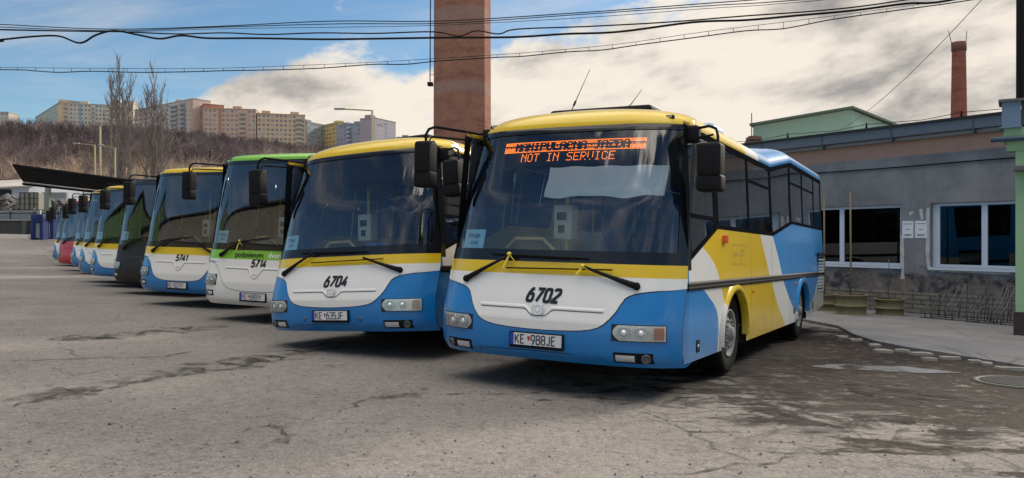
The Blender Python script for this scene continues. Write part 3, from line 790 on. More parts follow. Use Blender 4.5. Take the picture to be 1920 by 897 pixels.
    # --- flank details (driver's side)
    if A:
        def sbox(name, u0, u1, z0, z1, m, off=.012, par=None):
            mb = MB(); c = S.W((z0+z1)/2); mb.rbox((c-.004, -max(u0, u1), z0), (c+off, -min(u0, u1), z1), .006); return P_(mb, name, m, par)
        sbox('side_indicator', .27, .37, 1.405, 1.49, M_('orangered'), .035)
        sbox('side_marker', -1.03, -.97, .85, .885, M_('orangered')); sbox('side_marker', -3.97, -3.90, .86, .895, M_('orangered'))
        f_ = sbox('filler_flap', 1.26, 1.36, .38, .50, M_('black'), .008); sbox('flap_latch', 1.30, 1.345, .42, .45, M_('steel'), .014, f_)
        sbox('vent_flap', -3.84, -3.76, .44, .53, M_('black'), .008)
        sbox('rear_flap', -5.60, -5.54, .42, .55, M_('black'), .008)
        mb = MB(); mb.grid([[S.S(u, z, 1, .003) for u in (-6.12, -6.80)] for z in (.68, 1.28)], 0)
        gr = P_(mb, 'side_grille', M_('black'))
        mb = MB()
        for k in range(11):
            z0_ = .69+k*.054; mb.box((S.W(1)+.002, 6.13, z0_), (S.W(1)+.016, 6.79, z0_+.028))
        P_(mb, 'slats', mat('slat grey', (.42, .45, .46), .5), gr)
        mb = MB(); mb.box((S.W(1)-.01, 6.10, 1.30), (S.W(1)+.02, 6.84, 1.36)); P_(mb, 'grille_cap', M_('black'), gr)
        mb = MB(); mp = lambda x, z: S.S(-x, z, 1, .003)
        mb.ribbon([(.0, 1.19), (.66, 1.19), (.66, 1.40), (.0, 1.40)], .006, mp, closed=True)
        add_text(mb, 'Bus SK', .07, mp, .17, 1.27); mb.ribbon([(.36, 1.22), (.42, 1.34), (.60, 1.34)], .014, mp); mb.ribbon([(.40, 1.29), (.54, 1.30)], .012, mp)
        P_(mb, 'side_logo', mat('logo ochre', (.25, .17, .02), .5))
        # rust scab behind the front wheel arch edge
        mb = MB(); random.seed(4)
        for k in range(5):
            a = random.uniform(0, 6.28); l = random.uniform(.05, .12)
            mb.ribbon([(-.46, .42), (-.46+l*.5*math.cos(a)*.7, .42+l*.6*math.sin(a)), (-.46+l*.8*math.cos(a+.2), .42+l*math.sin(a+.2))], .03, lambda x, z: S.S(-x, z, 1, .0035), wd2=.004)
        P_(mb, 'rust_patch', mat('rust', (.17, .055, .02), .9))
        # roof equipment
        mb = MB(); mb.rbox((-.55, -.9, 2.70), (.6, .35, 2.80), .04); rv = P_(mb, 'roof_hatch', M_('black'))
        mb = MB(); mb.rbox((.25, 1.0, 2.70), (.75, 1.5, 2.90), .09); P_(mb, 'roof_vent', mat('vent blue', (.18, .32, .45), .4))
    for (x0_, u0_, z0_, x1_, u1_, z1_) in antennas:
        mb = MB(); a = Vector((x0_, -u0_, z0_)); b = Vector((x1_, -u1_, z1_))
        mb.lathe([(.03, -.03), (.022, .02), (.01, .04)], M=Matrix.Translation(a), n=10); mb.tube([a, b], [.006, .003], 5)
        c = a.lerp(b, .27); d = a.lerp(b, .36); mb.tube([c, d], .012, 6); P_(mb, 'antenna', M_('black'))
    # --- interior
    mb = MB(); mb.box((-1.17, -1.5, .47), (1.17, -rear-.15, .50)); P_(mb, 'cabin_floor', M_('interior'))
    mb = MB(); mb.box((-.95, -1.25, S.ze-.07), (.95, -rear-.3, S.ze-.05)); P_(mb, 'cabin_ceiling', M_('ceiling'))
    mb = MB()
    rows = [[S.F(t*S.W(z), z, -o) for t in np.linspace(-.94, .94, 17)] for z, o in ((.95, .04), (1.16, .05), (1.22, .14), (1.235, .30))]
    mb.grid(rows, 0); mb.grid([rows[-1], [p+Vector((0, .38-(p.y+1.6)*.5, -.02)) for p in rows[-1]], [p+Vector((0, .40-(p.y+1.6)*.5, -.5)) for p in rows[-1]]], 0)
    P_(mb, 'dashboard', mat('dash grey', (.10, .115, .135), .6))
    mb = MB(); mb.box((-1.0, -S.P(S.ws1)+.30, S.ws1-.36), (1.0, -S.P(S.ws1)+.34, S.ws1-.02)); P_(mb, 'header_panel', mat('header', (.015, .017, .022), .6))
    if detail >= 1:
        # steering wheel, driver's seat
        Ms = Matrix.Translation((.58, -1.22, 1.36)) @ Matrix.Rotation(R(28), 4, 'X')
        mb = MB(); ring = [(math.cos(R(a))*.235, math.sin(R(a))*.235, 0) for a in range(0, 361, 15)]
        mb.tube([Ms @ Vector(p) for p in ring], .015, 6, cap=False)
        mb.tube([Ms @ Vector((-.22, 0, 0)), Ms @ Vector((0, 0, -.05)), Ms @ Vector((.22, 0, 0))], .014, 6); mb.tube([Ms @ Vector((0, 0, -.05)), Ms @ Vector((0, -.05, -.5))], .03, 6)
        P_(mb, 'steering_wheel', M_('black'))
        mb = MB(); mb.rbox((.33, -.72, .75), (.83, -.22, .93), .05); mb.rbox((.35, -.30, .90), (.81, -.15, 1.62), .05); mb.rbox((.46, -.28, 1.64), (.70, -.17, 1.84), .04)
        mb.box((.45, -.6, .5), (.7, -.35, .76)); P_(mb, 'driver_seat', M_('seat'))
        mb = MB(); mb.box((.12, -.05, .5), (1.12, -.02, 1.25)); mb.box((.12, -.05, 1.25), (.15, -.02, 2.4)); mb.box((1.08, -.05, 1.25), (1.12, -.02, 2.4)); P_(mb, 'cab_partition', M_('interior'))
        # handrail and ticket machine
        mb = MB(); mb.tube([(-.86, -1.30, 1.10), (-.80, -1.30, 1.30), (-.70, -1.30, 1.40), (-.38, -1.30, 1.40), (-.24, -1.30, 1.28), (-.20, -1.30, 1.05)], .022, 8)
        P_(mb, 'handrail', M_('rail'))
        mb = MB(); mb.tube([(-.20, -1.12, .5), (-.20, -1.12, 2.45)], .017, 8); pm = P_(mb, 'machine_post', M_('rail'))
        mb = MB(); mb.rbox((-.31, -1.22, 1.40), (-.10, -1.05, 1.76), .02); P_(mb, 'ticket_machine', M_('machine'))
        mb = MB(); mb.box((-.27, -1.225, 1.60), (-.16, -1.219, 1.68)); mb.box((-.25, -1.225, 1.47), (-.18, -1.219, 1.55)); P_(mb, 'machine_display', M_('black'), parts[-1])
        yy_ = 1.0; n_s = 0
        while yy_ < -rear-1.2:
            for cx_ in (-.92, -.48, .48, .92):
                if yy_ < 2.0 and cx_ < 0: continue
                z0_ = .85 if yy_ < 3.4 else 1.1
                mb = MB(); mb.rbox((cx_-.2, yy_, z0_), (cx_+.2, yy_+.42, z0_+.09), .03); mb.rbox((cx_-.2, yy_+.38, z0_+.02), (cx_+.2, yy_+.46, z0_+.72), .035); mb.box((cx_-.05, yy_+.1, .5), (cx_+.05, yy_+.3, z0_))
                P_(mb, 'passenger_seat', M_('seat'))
            yy_ += 1.0
        for px_, py_ in ((-.25, 1.0), (.25, 2.3), (-.9, 1.2), (-.25, 3.6), (.3, 4.4)):
            mb = MB(); mb.tube([(px_, py_, .5), (px_, py_, 2.42)], .016, 8); P_(mb, 'grab_pole', M_('rail'))
    if display:
        mb = MB(); zt = 2.405; pit = .01235; x0_ = -.775; off = -.10
        def dot(c, r):
            x = x0_+c*pit; z = zt-r*pit; q = S.F(x, z, off); mb.add([q+Vector((dx, 0, dz)) for dx, dz in ((-.0042, -.0038), (.0042, -.0038), (.0042, .0038), (-.0042, .0038))], [(0, 1, 2, 3)])
        W_ = 127; top = 'MANIPULACNA JAZDA'; inv = [[1]*W_ for _ in range(9)]
        c0 = (W_-len(top)*6)//2
        for i, ch in enumerate(top):
            bits = FONT57[ch].split()
            for r in range(7):
                for c in range(5):
                    if bits[r][c] == '1':
                        for q_ in (0, 1): inv[r+1][c0+i*6+c+q_] = 0
        for r in range(9):
            for c in range(W_):
                if inv[r][c] and r not in (3, 4) and not (r == 6 and 12 < c < 112): dot(c, r)
                elif inv[r][c] and r == 4 and (c*7) % 5 < 2: dot(c, r)
        low = 'NOT IN SERVICE'; c0 = (W_-len(low)*6)//2-1
        for i, ch in enumerate(low):
            bits = FONT57[ch].split()
            for r in range(7):
                for c in range(5):
                    if bits[r][c] == '1' and not (r == 5 and c % 2): dot(c0+i*6+c, r+10)
        dmb = MB(); xs = np.linspace(-.86, .86, 13)
        dmb.grid([[S.F(x, z, -.115) for x in xs] for z in (2.10+.07, 2.44)], 0); dp = P_(dmb, 'destination_display', M_('black'))
        P_(mb, 'led_lettering', emis('led orange', (1.0, .20, .014), 1.9), dp)
    else:
        dmb = MB(); xs = np.linspace(-.86, .86, 13); zz0 = S.ws1-.33
        dmb.grid([[S.F(x, z, -.115) for x in xs] for z in (zz0, S.ws1-.05)], 0); dp = P_(dmb, 'destination_display', M_('black'))
    if blind:
        mb = MB(); rows = []
        for j in range(9):
            z = 2.15-.30*j/8; rows.append([S.F(-.19+(1.24)*i/24-.0, z-.012*math.sin(i*.5)*j/8, -.13-.012*math.sin(i*.9+j*.7)) for i in range(25)])
        mb.grid(rows, 0); P_(mb, 'sun_blind', M_('blind'))
    # notices stuck inside the glass
    for (x0_, x1_, z0_, z1_, txt) in stickers:
        mb = MB(); mb.grid([[S.F(x0_+(x1_-x0_)*i/4+(z-z0_)*.03, z, -.012) for i in range(5)] for z in (z0_, (z0_+z1_)/2, z1_)], 0)
        st = P_(mb, 'strike_notice', M_('paper'))
        if txt:
            mb = MB(); mp = lambda x, z: S.F(x, z, -.0095)
            add_text(mb, 'ŠTRAJK', .055, mp, (x0_+x1_)/2+.01, (z0_+z1_)/2+.02, .0006); add_text(mb, '122242', .042, mp, (x0_+x1_)/2+.01, (z0_+z1_)/2-.045, .0004)
            P_(mb, 'notice_lettering', M_('ink'), st)
    if number == '6704':
        mb = MB(); mb.rbox((-.30, -1.62, 1.27), (.02, -1.54, 1.31), .012); P_(mb, 'hi_vis_strap', M_('hivis'))
        mb = MB(); mb.lathe([(.001, -.16), (.055, -.15), (.06, .0), (.055, .13), (.02, .17), (.02, .2)], axis='x', M=Matrix.Translation((.22, -1.5, 1.29)), n=14); P_(mb, 'bottle', M_('blueplastic'))
    if A:
        mb = MB(); mb.rbox((-1.0, -1.60, 1.70), (-.90, -1.50, 2.04), .03); mb.tube([(-.95, -1.50, 2.05), (-1.0, -1.42, 2.25), (-1.05, -1.35, 2.42)], .009, 6); P_(mb, 'inner_mirror', M_('black'))
    if not A:
        mb = MB(); mb.rbox((-.93, -1.70, 1.95), (-.78, -1.60, 2.42), .03); mb.tube([(-.85, -1.60, 2.40), (-.85, -1.5, 2.62)], .012, 6); P_(mb, 'inner_mirror', M_('black'))
    if kneel is not None:
        for o in parts: o.matrix_basis = kneel @ o.matrix_basis
    return root, S
def place_bus(root, x, y, yaw, dz=0.0, label='', group='buses parked side by side in the yard row'):
    n = Vector((-GA, -GB, 1)).normalized()
    f = Vector((-math.sin(yaw), -math.cos(yaw), 0)); yv = -(f-n*f.dot(n)).normalized(); xv = yv.cross(n).normalized()
    M = Matrix((xv, yv, n)).transposed().to_4x4(); M.translation = Vector((x, y, gz(x, y)+dz)); root.matrix_world = M
    tag(root, label, 'bus', group)
LC = livery_city('fleet livery')
ST_A = ((-1.04, -.74, 1.275, 1.48, True),)
ST_B = ((-1.0, -.74, 1.28, 1.50, True),)
YCAP = M_('yellow')
b, _ = make_bus('A', LC, M_('yellow'), M_('white'), M_('blue'), LC, '6702', ('KE', '988JE'), 2, True, True,
    antennas=((-.42, .7, 2.73, -.30, .4, 3.33), (.22, .7, 2.73, .32, .4, 3.06)), stickers=ST_A)
place_bus(b, 1.246, 9.15, .5044, 0.02, 'blue yellow and white bus numbered 6702 showing NOT IN SERVICE in orange lights')
Kn = Matrix.Translation((0, 0, -.05)) @ Matrix.Rotation(R(3.6), 4, 'Y') .inverted() @ Matrix.Rotation(R(-1.2), 4, 'X')
b, _ = make_bus('A', LC, M_('yellow'), M_('white'), M_('blue'), LC, '6704', ('KE', '635JF'), 2, kneel=Kn, stickers=ST_A)
place_bus(b, -1.17, 11.38, .47, 0.0, 'blue yellow and white bus numbered 6704, leaning, with a blue bottle on its dashboard')
LB = livery_plain('town livery', WHT, YEL)
def B(x, y, label, yaw=.43, base=None, roof=YEL, band='yellow', hatch='white', front='blue', number=None, plate=None, detail=1, slogan=None, st=ST_B, ant=()):
    lv = livery_plain('livery '+label[:24], base or BLUE, roof, 2.688)
    b, _ = make_bus('B', lv, M_(band) if isinstance(band, str) else band, M_(hatch) if isinstance(hatch, str) else hatch, M_(front) if isinstance(front, str) else front, lv, number, plate, detail, stickers=st, slogan=slogan, antennas=ant)
    place_bus(b, x, y, yaw, 0, label); return b
BL = mat('black body', (.010, .010, .012), .55); RD = mat('red body', (.46, .006, .012), .3, coat=.4)
B(-3.30, 14.81, 'white bus numbered 5714 with a green roof and green slogan band', roof=GREEN, base=WHT, band='green', hatch='white', front='white', number='5714', plate=('KE', '690IY'), slogan=('podzelenym', 'dvorom', -.18, .42))
B(-5.72, 17.66, 'blue, white and yellow bus numbered 5741 with a wide clear windscreen', number='5741', plate=('KE', '527IY'), st=())
B(-7.79, 20.71, 'black fronted bus between the blue and white buses', roof=(.02, .02, .022), base=(.012, .012, .015), band=BL, hatch=BL, front=BL, plate=None)
B(-9.84, 23.51, 'blue and white bus with yellow band just beyond the black bus')
B(-11.20, 25.41, 'blue and white bus with yellow roof, second beyond the black bus')
B(-14.41, 30.81, 'blue and white bus partly hiding the red bus')
B(-16.27, 33.21, 'red bus with white splashes on its front and red roof', roof=(.5, .03, .1), base=(.46, .006, .012), band=RD, hatch=RD, front=RD)
B(-19.22, 38.01, 'farthest bus of the row, blue with a yellow band, beyond the red one')
#%%REST%%
# ------------------------------------------------------------------ GROUND
def ground_material():
    g = G('yard asphalt'); P = g.tc.outputs['Object']; x, y, z = g.sep(P)
    big = g.noise(P, .35, 6, .6, .4); mid = g.noise(P, 1.6, 6, .62, .3); fine = g.noise(P, 38, 4, .7); grit = g.voro(P, 55, 'F1')
    grit2 = g.voro(P, 21, 'F1')
    c = g.mix(g.step(big, .3, .7), (.150, .140, .133), (.228, .210, .195))
    c = g.mix(g.math('MULTIPLY', g.step(mid, .45, .75), .40), c, (.12, .112, .106))
    c = g.mix(g.math('MULTIPLY', g.step(fine, .45, .75), .7), c, (.33, .315, .298))
    clump = g.noise(P, 13, 5, .7); c = g.mix(g.math('MULTIPLY', g.step(clump, .50, .70), .65), c, (.085, .08, .076)); c = g.mix(g.math('MULTIPLY', g.step(clump, .48, .28), .45), c, (.29, .275, .26))
    # loose dark stones and pits
    rnd = g.voro(P, 55, 'F1', 'Color'); rs = g.sep(rnd)[0]
    st = g.math('MULTIPLY', g.step(grit, .34, .22), g.math('GREATER_THAN', rs, .60))
    c = g.mix(g.math('MULTIPLY', st, .75), c, (.045, .043, .043))
    rnd2 = g.sep(g.voro(P, 21, 'F1', 'Color'))[0]
    st2 = g.math('MULTIPLY', g.step(grit2, .30, .20), g.math('GREATER_THAN', rnd2, .90))
    c = g.mix(g.math('MULTIPLY', st2, .7), c, (.05, .047, .045))
    st3 = g.math('MULTIPLY', g.step(grit, .30, .2), g.math('LESS_THAN', rs, .12))
    c = g.mix(g.math('MULTIPLY', st3, .6), c, (.38, .36, .33))
    # crazing
    wv = g.N.new('ShaderNodeVectorMath'); wv.operation = 'ADD'; g.L.new(P, wv.inputs[0])
    sc_ = g.N.new('ShaderNodeVectorMath'); sc_.operation = 'SCALE'; sc_.inputs['Scale'].default_value = .35
    g.L.new(g.noise(P, 2.2, 5, .6, 0, 'Color'), sc_.inputs[0]); g.L.new(sc_.outputs[0], wv.inputs[1])
    cr = g.voro(wv.outputs[0], .42, 'DISTANCE_TO_EDGE'); cr2 = g.voro(wv.outputs[0], 1.9, 'DISTANCE_TO_EDGE')
    crm = g.math('MULTIPLY', g.step(cr, .009, .001), g.step(big, .52, .62))
    c = g.mix(g.math('MULTIPLY', crm, .55), c, (.03, .028, .027))
    # wet, muddy broken area in front of the depot wall (its own patchy outline)
    rx = g.math('SUBTRACT', x, 5.0); ry = g.math('SUBTRACT', y, 10.3)
    d = g.math('ADD', g.math('MULTIPLY', rx, rx), g.math('MULTIPLY', g.math('MULTIPLY', ry, ry), .62)); d = g.math('SQRT', d)
    n1 = g.noise(g.comb(g.math('MULTIPLY', x, .8), g.math('MULTIPLY', y, 1.5), 0), 1.5, 9, .68, .6)
    mud = g.step(g.math('ADD', g.math('MULTIPLY', n1, 6.0), g.math('MULTIPLY', d, -.52)), .80, 1.3)
    n4 = g.noise(P, 7, 6, .7, .5)
    c = g.mix(g.math('MULTIPLY', mud, g.step(n4, .24, .48)), c, (.022, .015, .011))
    mesh = g.math('MULTIPLY', g.step(cr2, .05, .01), g.step(g.math('MULTIPLY_ADD', d, -.2, 1.3), .1, .5))
    c = g.mix(g.math('MULTIPLY', mesh, .55), c, (.035, .03, .028))
    # old oil under the parked row
    ax = g.math('ADD', g.math('MULTIPLY', x, .78), g.math('MULTIPLY', y, .63))
    oil = g.math('MULTIPLY', g.step(g.noise(P, .9, 7, .65, .5), .56, .68), g.math('MULTIPLY', g.step(ax, 5.2, 7.0), g.step(x, 6, 2)))
    c = g.mix(g.math('MULTIPLY', oil, .55), c, (.045, .042, .042))
    wet = g.math('MULTIPLY', mud, .06)
    rough = g.math('SUBTRACT', .92, wet)
    h = g.math('ADD', g.math('MULTIPLY', fine, .5), g.math('ADD', g.math('MULTIPLY', st, .6), g.math('MULTIPLY', crm, -1.2)))
    h = g.math('ADD', h, g.math('MULTIPLY', g.math('MULTIPLY', n4, mud), 1.5))
    return g.done(g.pbr(c, rough, 0, .18, g.bump(h, .55, .012)))
mb = MB()
def axis(vals): return sorted(set(vals))
gx = axis([-900, -500, -300, -200, -140, -100]+list(range(-80, -20, 3))+list(range(-20, 21, 2))+[24, 30, 40, 60, 90, 140, 200, 300, 600, 900])
gy = axis([-300, -120, -60, -30]+list(range(-20, 36, 3))+list(range(36, 72, 2))+[76, 84, 95, 110, 130, 160, 220, 320, 600, 1400])
mb.grid([[Vector((x_, y_, gz(x_, y_))) for x_ in gx] for y_ in gy], 0)
tag(mb.obj('ground', ground_material()), kind='structure')

def sheet(pts2, dz, name, m, thick=0.0, sub=.6):
    """flat patch following the ground"""
    bm = bmesh.new(); vs = [bm.verts.new((p[0], p[1], gz(*p)+dz)) for p in pts2]; f = bm.faces.new(vs)
    if thick:
        r = bmesh.ops.extrude_face_region(bm, geom=[f]); 
        for v in r['geom']:
            if isinstance(v, bmesh.types.BMVert): v.co.z -= thick
    bmesh.ops.recalc_face_normals(bm, faces=bm.faces)
    mb = MB(); mb.bm(bm); return mb.obj(name, m)
# lighter asphalt apron along the depot wall
gA = G('apron asphalt'); P = gA.tc.outputs['Object']
n_ = gA.noise(P, .9, 7, .65, .4); c_ = gA.mix(gA.step(n_, .35, .7), (.14, .143, .15), (.20, .20, .205))
c_ = gA.mix(gA.math('MULTIPLY', gA.step(gA.noise(P, 30, 4, .7), .4, .8), .4), c_, (.32, .32, .32))
c_ = gA.mix(gA.math('MULTIPLY', gA.step(gA.voro(P, .55, 'DISTANCE_TO_EDGE'), .02, .004), .4), c_, (.05, .05, .05))
APR = gA.done(gA.pbr(c_, .9, 0, .3, gA.bump(gA.noise(P, 45, 4, .7), .4, .01)))
edge = [on_ground(px, r) for px, r in ((1500, 602), (1572, 616), (1600, 632), (1640, 645), (1700, 657), (1770, 668), (1840, 680), (1925, 694))]
apron = edge+[(13.5, 10.5), (14.5, 15.5), (10.7, 17.2), (7.5, 21.8), (6.6, 21.2)]
tag(sheet(apron, .05, 'pavement', APR, .08), kind='structure')
# broken kerb stones along the apron edge
random.seed(11)
KM = mat('kerb stone', (.24, .225, .205), .9, var=.3, scale=5, bump=.4)
kerb_px = [(1578, 634, 26), (1604, 640, 34), (1640, 650, 30), (1655, 661, 40), (1690, 660, 30), (1726, 666, 50), (1742, 676, 30), (1782, 674, 44), (1828, 681, 26), (1850, 685, 22), (1895, 694, 80)]
krng = random.Random(5)
for i, (px, r, wpx) in enumerate(kerb_px):
    x_, y_ = on_ground(px, r); lx = wpx/1500*y_*.42; ly = .06+.04*krng.random()
    pts = []
    for k in range(9):
        a = 2*math.pi*k/9; q = 1+krng.uniform(-.25, .15); pts.append((lx*math.copysign(abs(math.cos(a))**.6, math.cos(a))*q, ly*math.copysign(abs(math.sin(a))**.6, math.sin(a))*q))
    bm = bmesh.new(); vs = [bm.verts.new((p[0], p[1], .035+krng.uniform(-.006, .006))) for p in pts]; f = bm.faces.new(vs)
    r_e = bmesh.ops.extrude_face_region(bm, geom=[f])
    for v in r_e['geom']:
        if isinstance(v, bmesh.types.BMVert): v.co.z = -.05; v.co.x *= 1.1; v.co.y *= 1.1
    bmesh.ops.recalc_face_normals(bm, faces=bm.faces)
    mb = MB(); mb.bm(bm); o = mb.obj('kerb_stone', KM, loc=(x_, y_, gz(x_, y_))); o.rotation_euler = (0, 0, R(-14)+krng.uniform(-.15, .15))
    where = ['leftmost, nearest the bus', 'second from the bus', 'third from the bus', 'fourth, lying lower than its neighbours', 'fifth from the bus', 'long one in the middle of the row', 'small one below the long middle stone',
             'eighth from the bus', 'small one near the right end', 'smallest one beside the longest stone', 'longest one at the right end'][i]
    tag(o, 'flat broken kerb stone in the dirt, '+where, 'kerb stone', 'broken kerb stones along the pavement edge')
# puddle
def blob(cx, cy, rx, ry, seed, n=40, rot=0.0, amp=.25):
    rg = random.Random(seed); ph = [rg.uniform(0, 6.28) for _ in range(5)]; out = []
    for k in range(n):
        a = 2*math.pi*k/n; q = 1+amp*(math.sin(2*a+ph[0])*.4+math.sin(3*a+ph[1])*.35+math.sin(5*a+ph[2])*.3+math.sin(9*a+ph[3])*.2)
        x_, y_ = rx*math.cos(a)*q, ry*math.sin(a)*q; out.append((cx+x_*math.cos(rot)-y_*math.sin(rot), cy+x_*math.sin(rot)+y_*math.cos(rot)))
    return out
gP = G('puddle water'); P = gP.tc.outputs['Object']
alpha = gP.step(gP.noise(P, 3.2, 7, .7, .6), .40, .52)
bw_ = gP.pbr((.26, .26, .265), .2, 0, .8, gP.bump(gP.noise(P, 14, 3, .6), .15, .005)); tr_ = gP.N.new('ShaderNodeBsdfTransparent'); mx = gP.N.new('ShaderNodeMixShader')
gP.L.new(alpha, mx.inputs[0]); gP.L.new(tr_.outputs[0], mx.inputs[1]); gP.L.new(bw_.outputs[0], mx.inputs[2]); PUD = gP.done(mx)
cx_, cy_ = on_ground(1655, 692); tag(sheet(blob(cx_, cy_, .70, .30, 3, rot=-.15), .006, 'puddle_water', PUD), kind='structure')
# manhole
mx_, my_ = on_ground(1905, 719)
root = empty('manhole_cover', (mx_, my_, gz(mx_, my_)+.004)); root.rotation_euler = (-math.atan(-GB), 0, 0)
tag(root, 'round iron manhole cover in the dirt at the lower right', 'manhole cover')
mb = MB(); mb.lathe([(.42, -.02), (.42, .018), (.36, .02), (.355, .008)], n=40); mb.obj('frame', mat('cast iron', (.06, .058, .056), .6, .4, bump=.3), root)
mb = MB(); mb.lathe([(.35, .0), (.35, .014), (.001, .014)], n=40)
for k in range(-5, 6):
    l = math.sqrt(.33**2-(k*.06)**2); mb.box((-l, k*.06-.012, .013), (l, k*.06+.012, .022))
mb.obj('lid', mat('cast iron lid', (.085, .082, .08), .55, .4, bump=.3), root)
# cracks and tar seams as thin irregular ribbons
gC = G('crack tar'); P = gC.tc.outputs['Object']
al = gC.math('MULTIPLY', gC.step(gC.noise(P, 7, 6, .75, .6), .38, .60), .7); d_ = gC.pbr((.06, .055, .052), .85, 0, .3); tr_ = gC.N.new('ShaderNodeBsdfTransparent'); mx = gC.N.new('ShaderNodeMixShader')
gC.L.new(al, mx.inputs[0]); gC.L.new(tr_.outputs[0], mx.inputs[1]); gC.L.new(d_.outputs[0], mx.inputs[2]); CRK = gC.done(mx)
gS = G('stain and dark patch'); P = gS.tc.outputs['Object']
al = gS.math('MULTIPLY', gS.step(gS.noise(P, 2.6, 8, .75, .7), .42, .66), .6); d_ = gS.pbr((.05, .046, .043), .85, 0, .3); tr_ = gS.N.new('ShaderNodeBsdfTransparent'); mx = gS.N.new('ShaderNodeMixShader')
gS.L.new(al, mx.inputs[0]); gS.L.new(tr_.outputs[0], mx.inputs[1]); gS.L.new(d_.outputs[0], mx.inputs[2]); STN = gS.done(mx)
def crack(pxs, wd, seed, m=CRK, dz=.005, jit=.03, name='ground_crack_patch'):
    rg = random.Random(seed); P0 = [Vector(on_ground(*p)) for p in pxs]; pts = []
    for a, b in zip(P0[:-1], P0[1:]):
        n = max(2, int((b-a).length/.12))
        for k in range(n): pts.append(a.lerp(b, k/n)+Vector((rg.gauss(0, jit), rg.gauss(0, jit))))
    pts.append(P0[-1]); L_ = []; Rr = []
    for i, p in enumerate(pts):
        d = (pts[min(i+1, len(pts)-1)]-pts[max(i-1, 0)]); d = d.normalized() if d.length > 1e-6 else Vector((1, 0)); nn = Vector((-d.y, d.x)); ww = wd*rg.uniform(.4, 1.3)*.5*(min(1, i/3, (len(pts)-1-i)/3)+.15)
        q1 = p+nn*ww; q2 = p-nn*ww; L_.append(Vector((q1.x, q1.y, gz(q1.x, q1.y)+dz))); Rr.append(Vector((q2.x, q2.y, gz(q2.x, q2.y)+dz)))
    mb = MB(); mb.grid([L_, Rr], 0, False); tag(mb.obj(name, m), kind='structure')
crack([(0, 677), (150, 674), (310, 669), (385, 655)], .05, 1)
crack([(0, 762), (120, 742), (260, 716), (420, 694), (510, 676)], .10, 2, jit=.05)
crack([(0, 758), (200, 722), (380, 690), (520, 668), (650, 640)], .45, 3, STN, .004, .05)
crack([(478, 803), (505, 799), (533, 806), (541, 818), (520, 830), (492, 838), (490, 852)], .10, 4, STN, .0055, .02); crack([(445, 814), (470, 803), (505, 799), (533, 806), (540, 820), (492, 838)], .030, 5, CRK, .0075, .018)
crack([(630, 775), (700, 748), (790, 738), (960, 740), (1080, 734), (1180, 735)], .045, 6)
crack([(700, 752), (760, 742), (800, 728)], .30, 16, STN, .004)
crack([(1180, 778), (1240, 790), (1330, 830), (1410, 868)], .03, 7); crack([(1200, 775), (1250, 792), (1370, 787)], .05, 8)
crack([(1360, 842), (1430, 848), (1500, 852), (1570, 848)], .05, 9); crack([(1200, 893), (1330, 882), (1420, 872), (1500, 855)], .035, 10)
crack([(1500, 852), (1650, 846), (1760, 838), (1920, 830)], .045, 11); crack([(1510, 836), (1560, 856)], .07, 12)
crack([(0, 573), (120, 571), (250, 568)], .05, 13); crack([(60, 800), (160, 790)], .04, 14)
crack([(1560, 618), (1640, 650), (1740, 672), (1850, 692), (1920, 700)], .35, 15, STN, .006, .04)
crack([(1570, 622), (1640, 648), (1740, 666), (1850, 684), (1920, 697)], .16, 25, CRK, .0095, .03)
crack([(1390, 790), (1540, 775), (1700, 800), (1900, 815)], .9, 17, STN, .0045, .08); crack([(1380, 740), (1560, 730), (1720, 750), (1890, 770)], 1.0, 18, STN, .005, .1)
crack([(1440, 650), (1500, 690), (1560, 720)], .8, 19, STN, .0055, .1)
crack([(560, 655), (500, 672), (380, 700)], .5, 20, STN, .0062, .08)
crack([(1000, 718), (1150, 735), (1300, 752), (1400, 735)], .8, 21, STN, .0066, .1)  # wide soft-edged dark sheet on the ground ahead of the nearest bus
crack([(1180, 712), (1290, 730), (1420, 700)], .7, 22, STN, .0071, .1)  # second dark sheet overlapping the one before it
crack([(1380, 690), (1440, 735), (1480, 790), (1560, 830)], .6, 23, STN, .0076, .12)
crack([(1640, 720), (1780, 745), (1900, 760)], .7, 24, STN, .0081, .1)
crack([(100, 640), (380, 615), (520, 600)], .6, 26, STN, .0086, .08)
# loose stones
random.seed(8); SM = mat('stone chips', (.13, .125, .12), .9, var=.4, scale=9)
mb = MB()
for k in range(700):
    y_ = 4.4+random.random()**1.6*16; x_ = random.uniform(-.66, .66)*y_
    r = random.uniform(.004, .013)*(1.7 if random.random() < .06 else 1); c = Vector((x_, y_, gz(x_, y_)+r*.3)); q = Matrix.Rotation(random.uniform(0, 3), 4, Vector((random.random(), random.random(), 1)))
    vs = [c+(q @ Vector((dx*r*random.uniform(.7, 1.3), dy*r*random.uniform(.7, 1.3), dz_*r*.8))) for dx, dy, dz_ in ((1, 0, 0), (-1, 0, 0), (0, 1, 0), (0, -1, 0), (0, 0, 1), (0, 0, -1))]
    mb.add(vs, [(0, 2, 4), (2, 1, 4), (1, 3, 4), (3, 0, 4), (2, 0, 5), (1, 2, 5), (3, 1, 5), (0, 3, 5)])
tag(mb.obj('gravel', SM), kind='stuff')

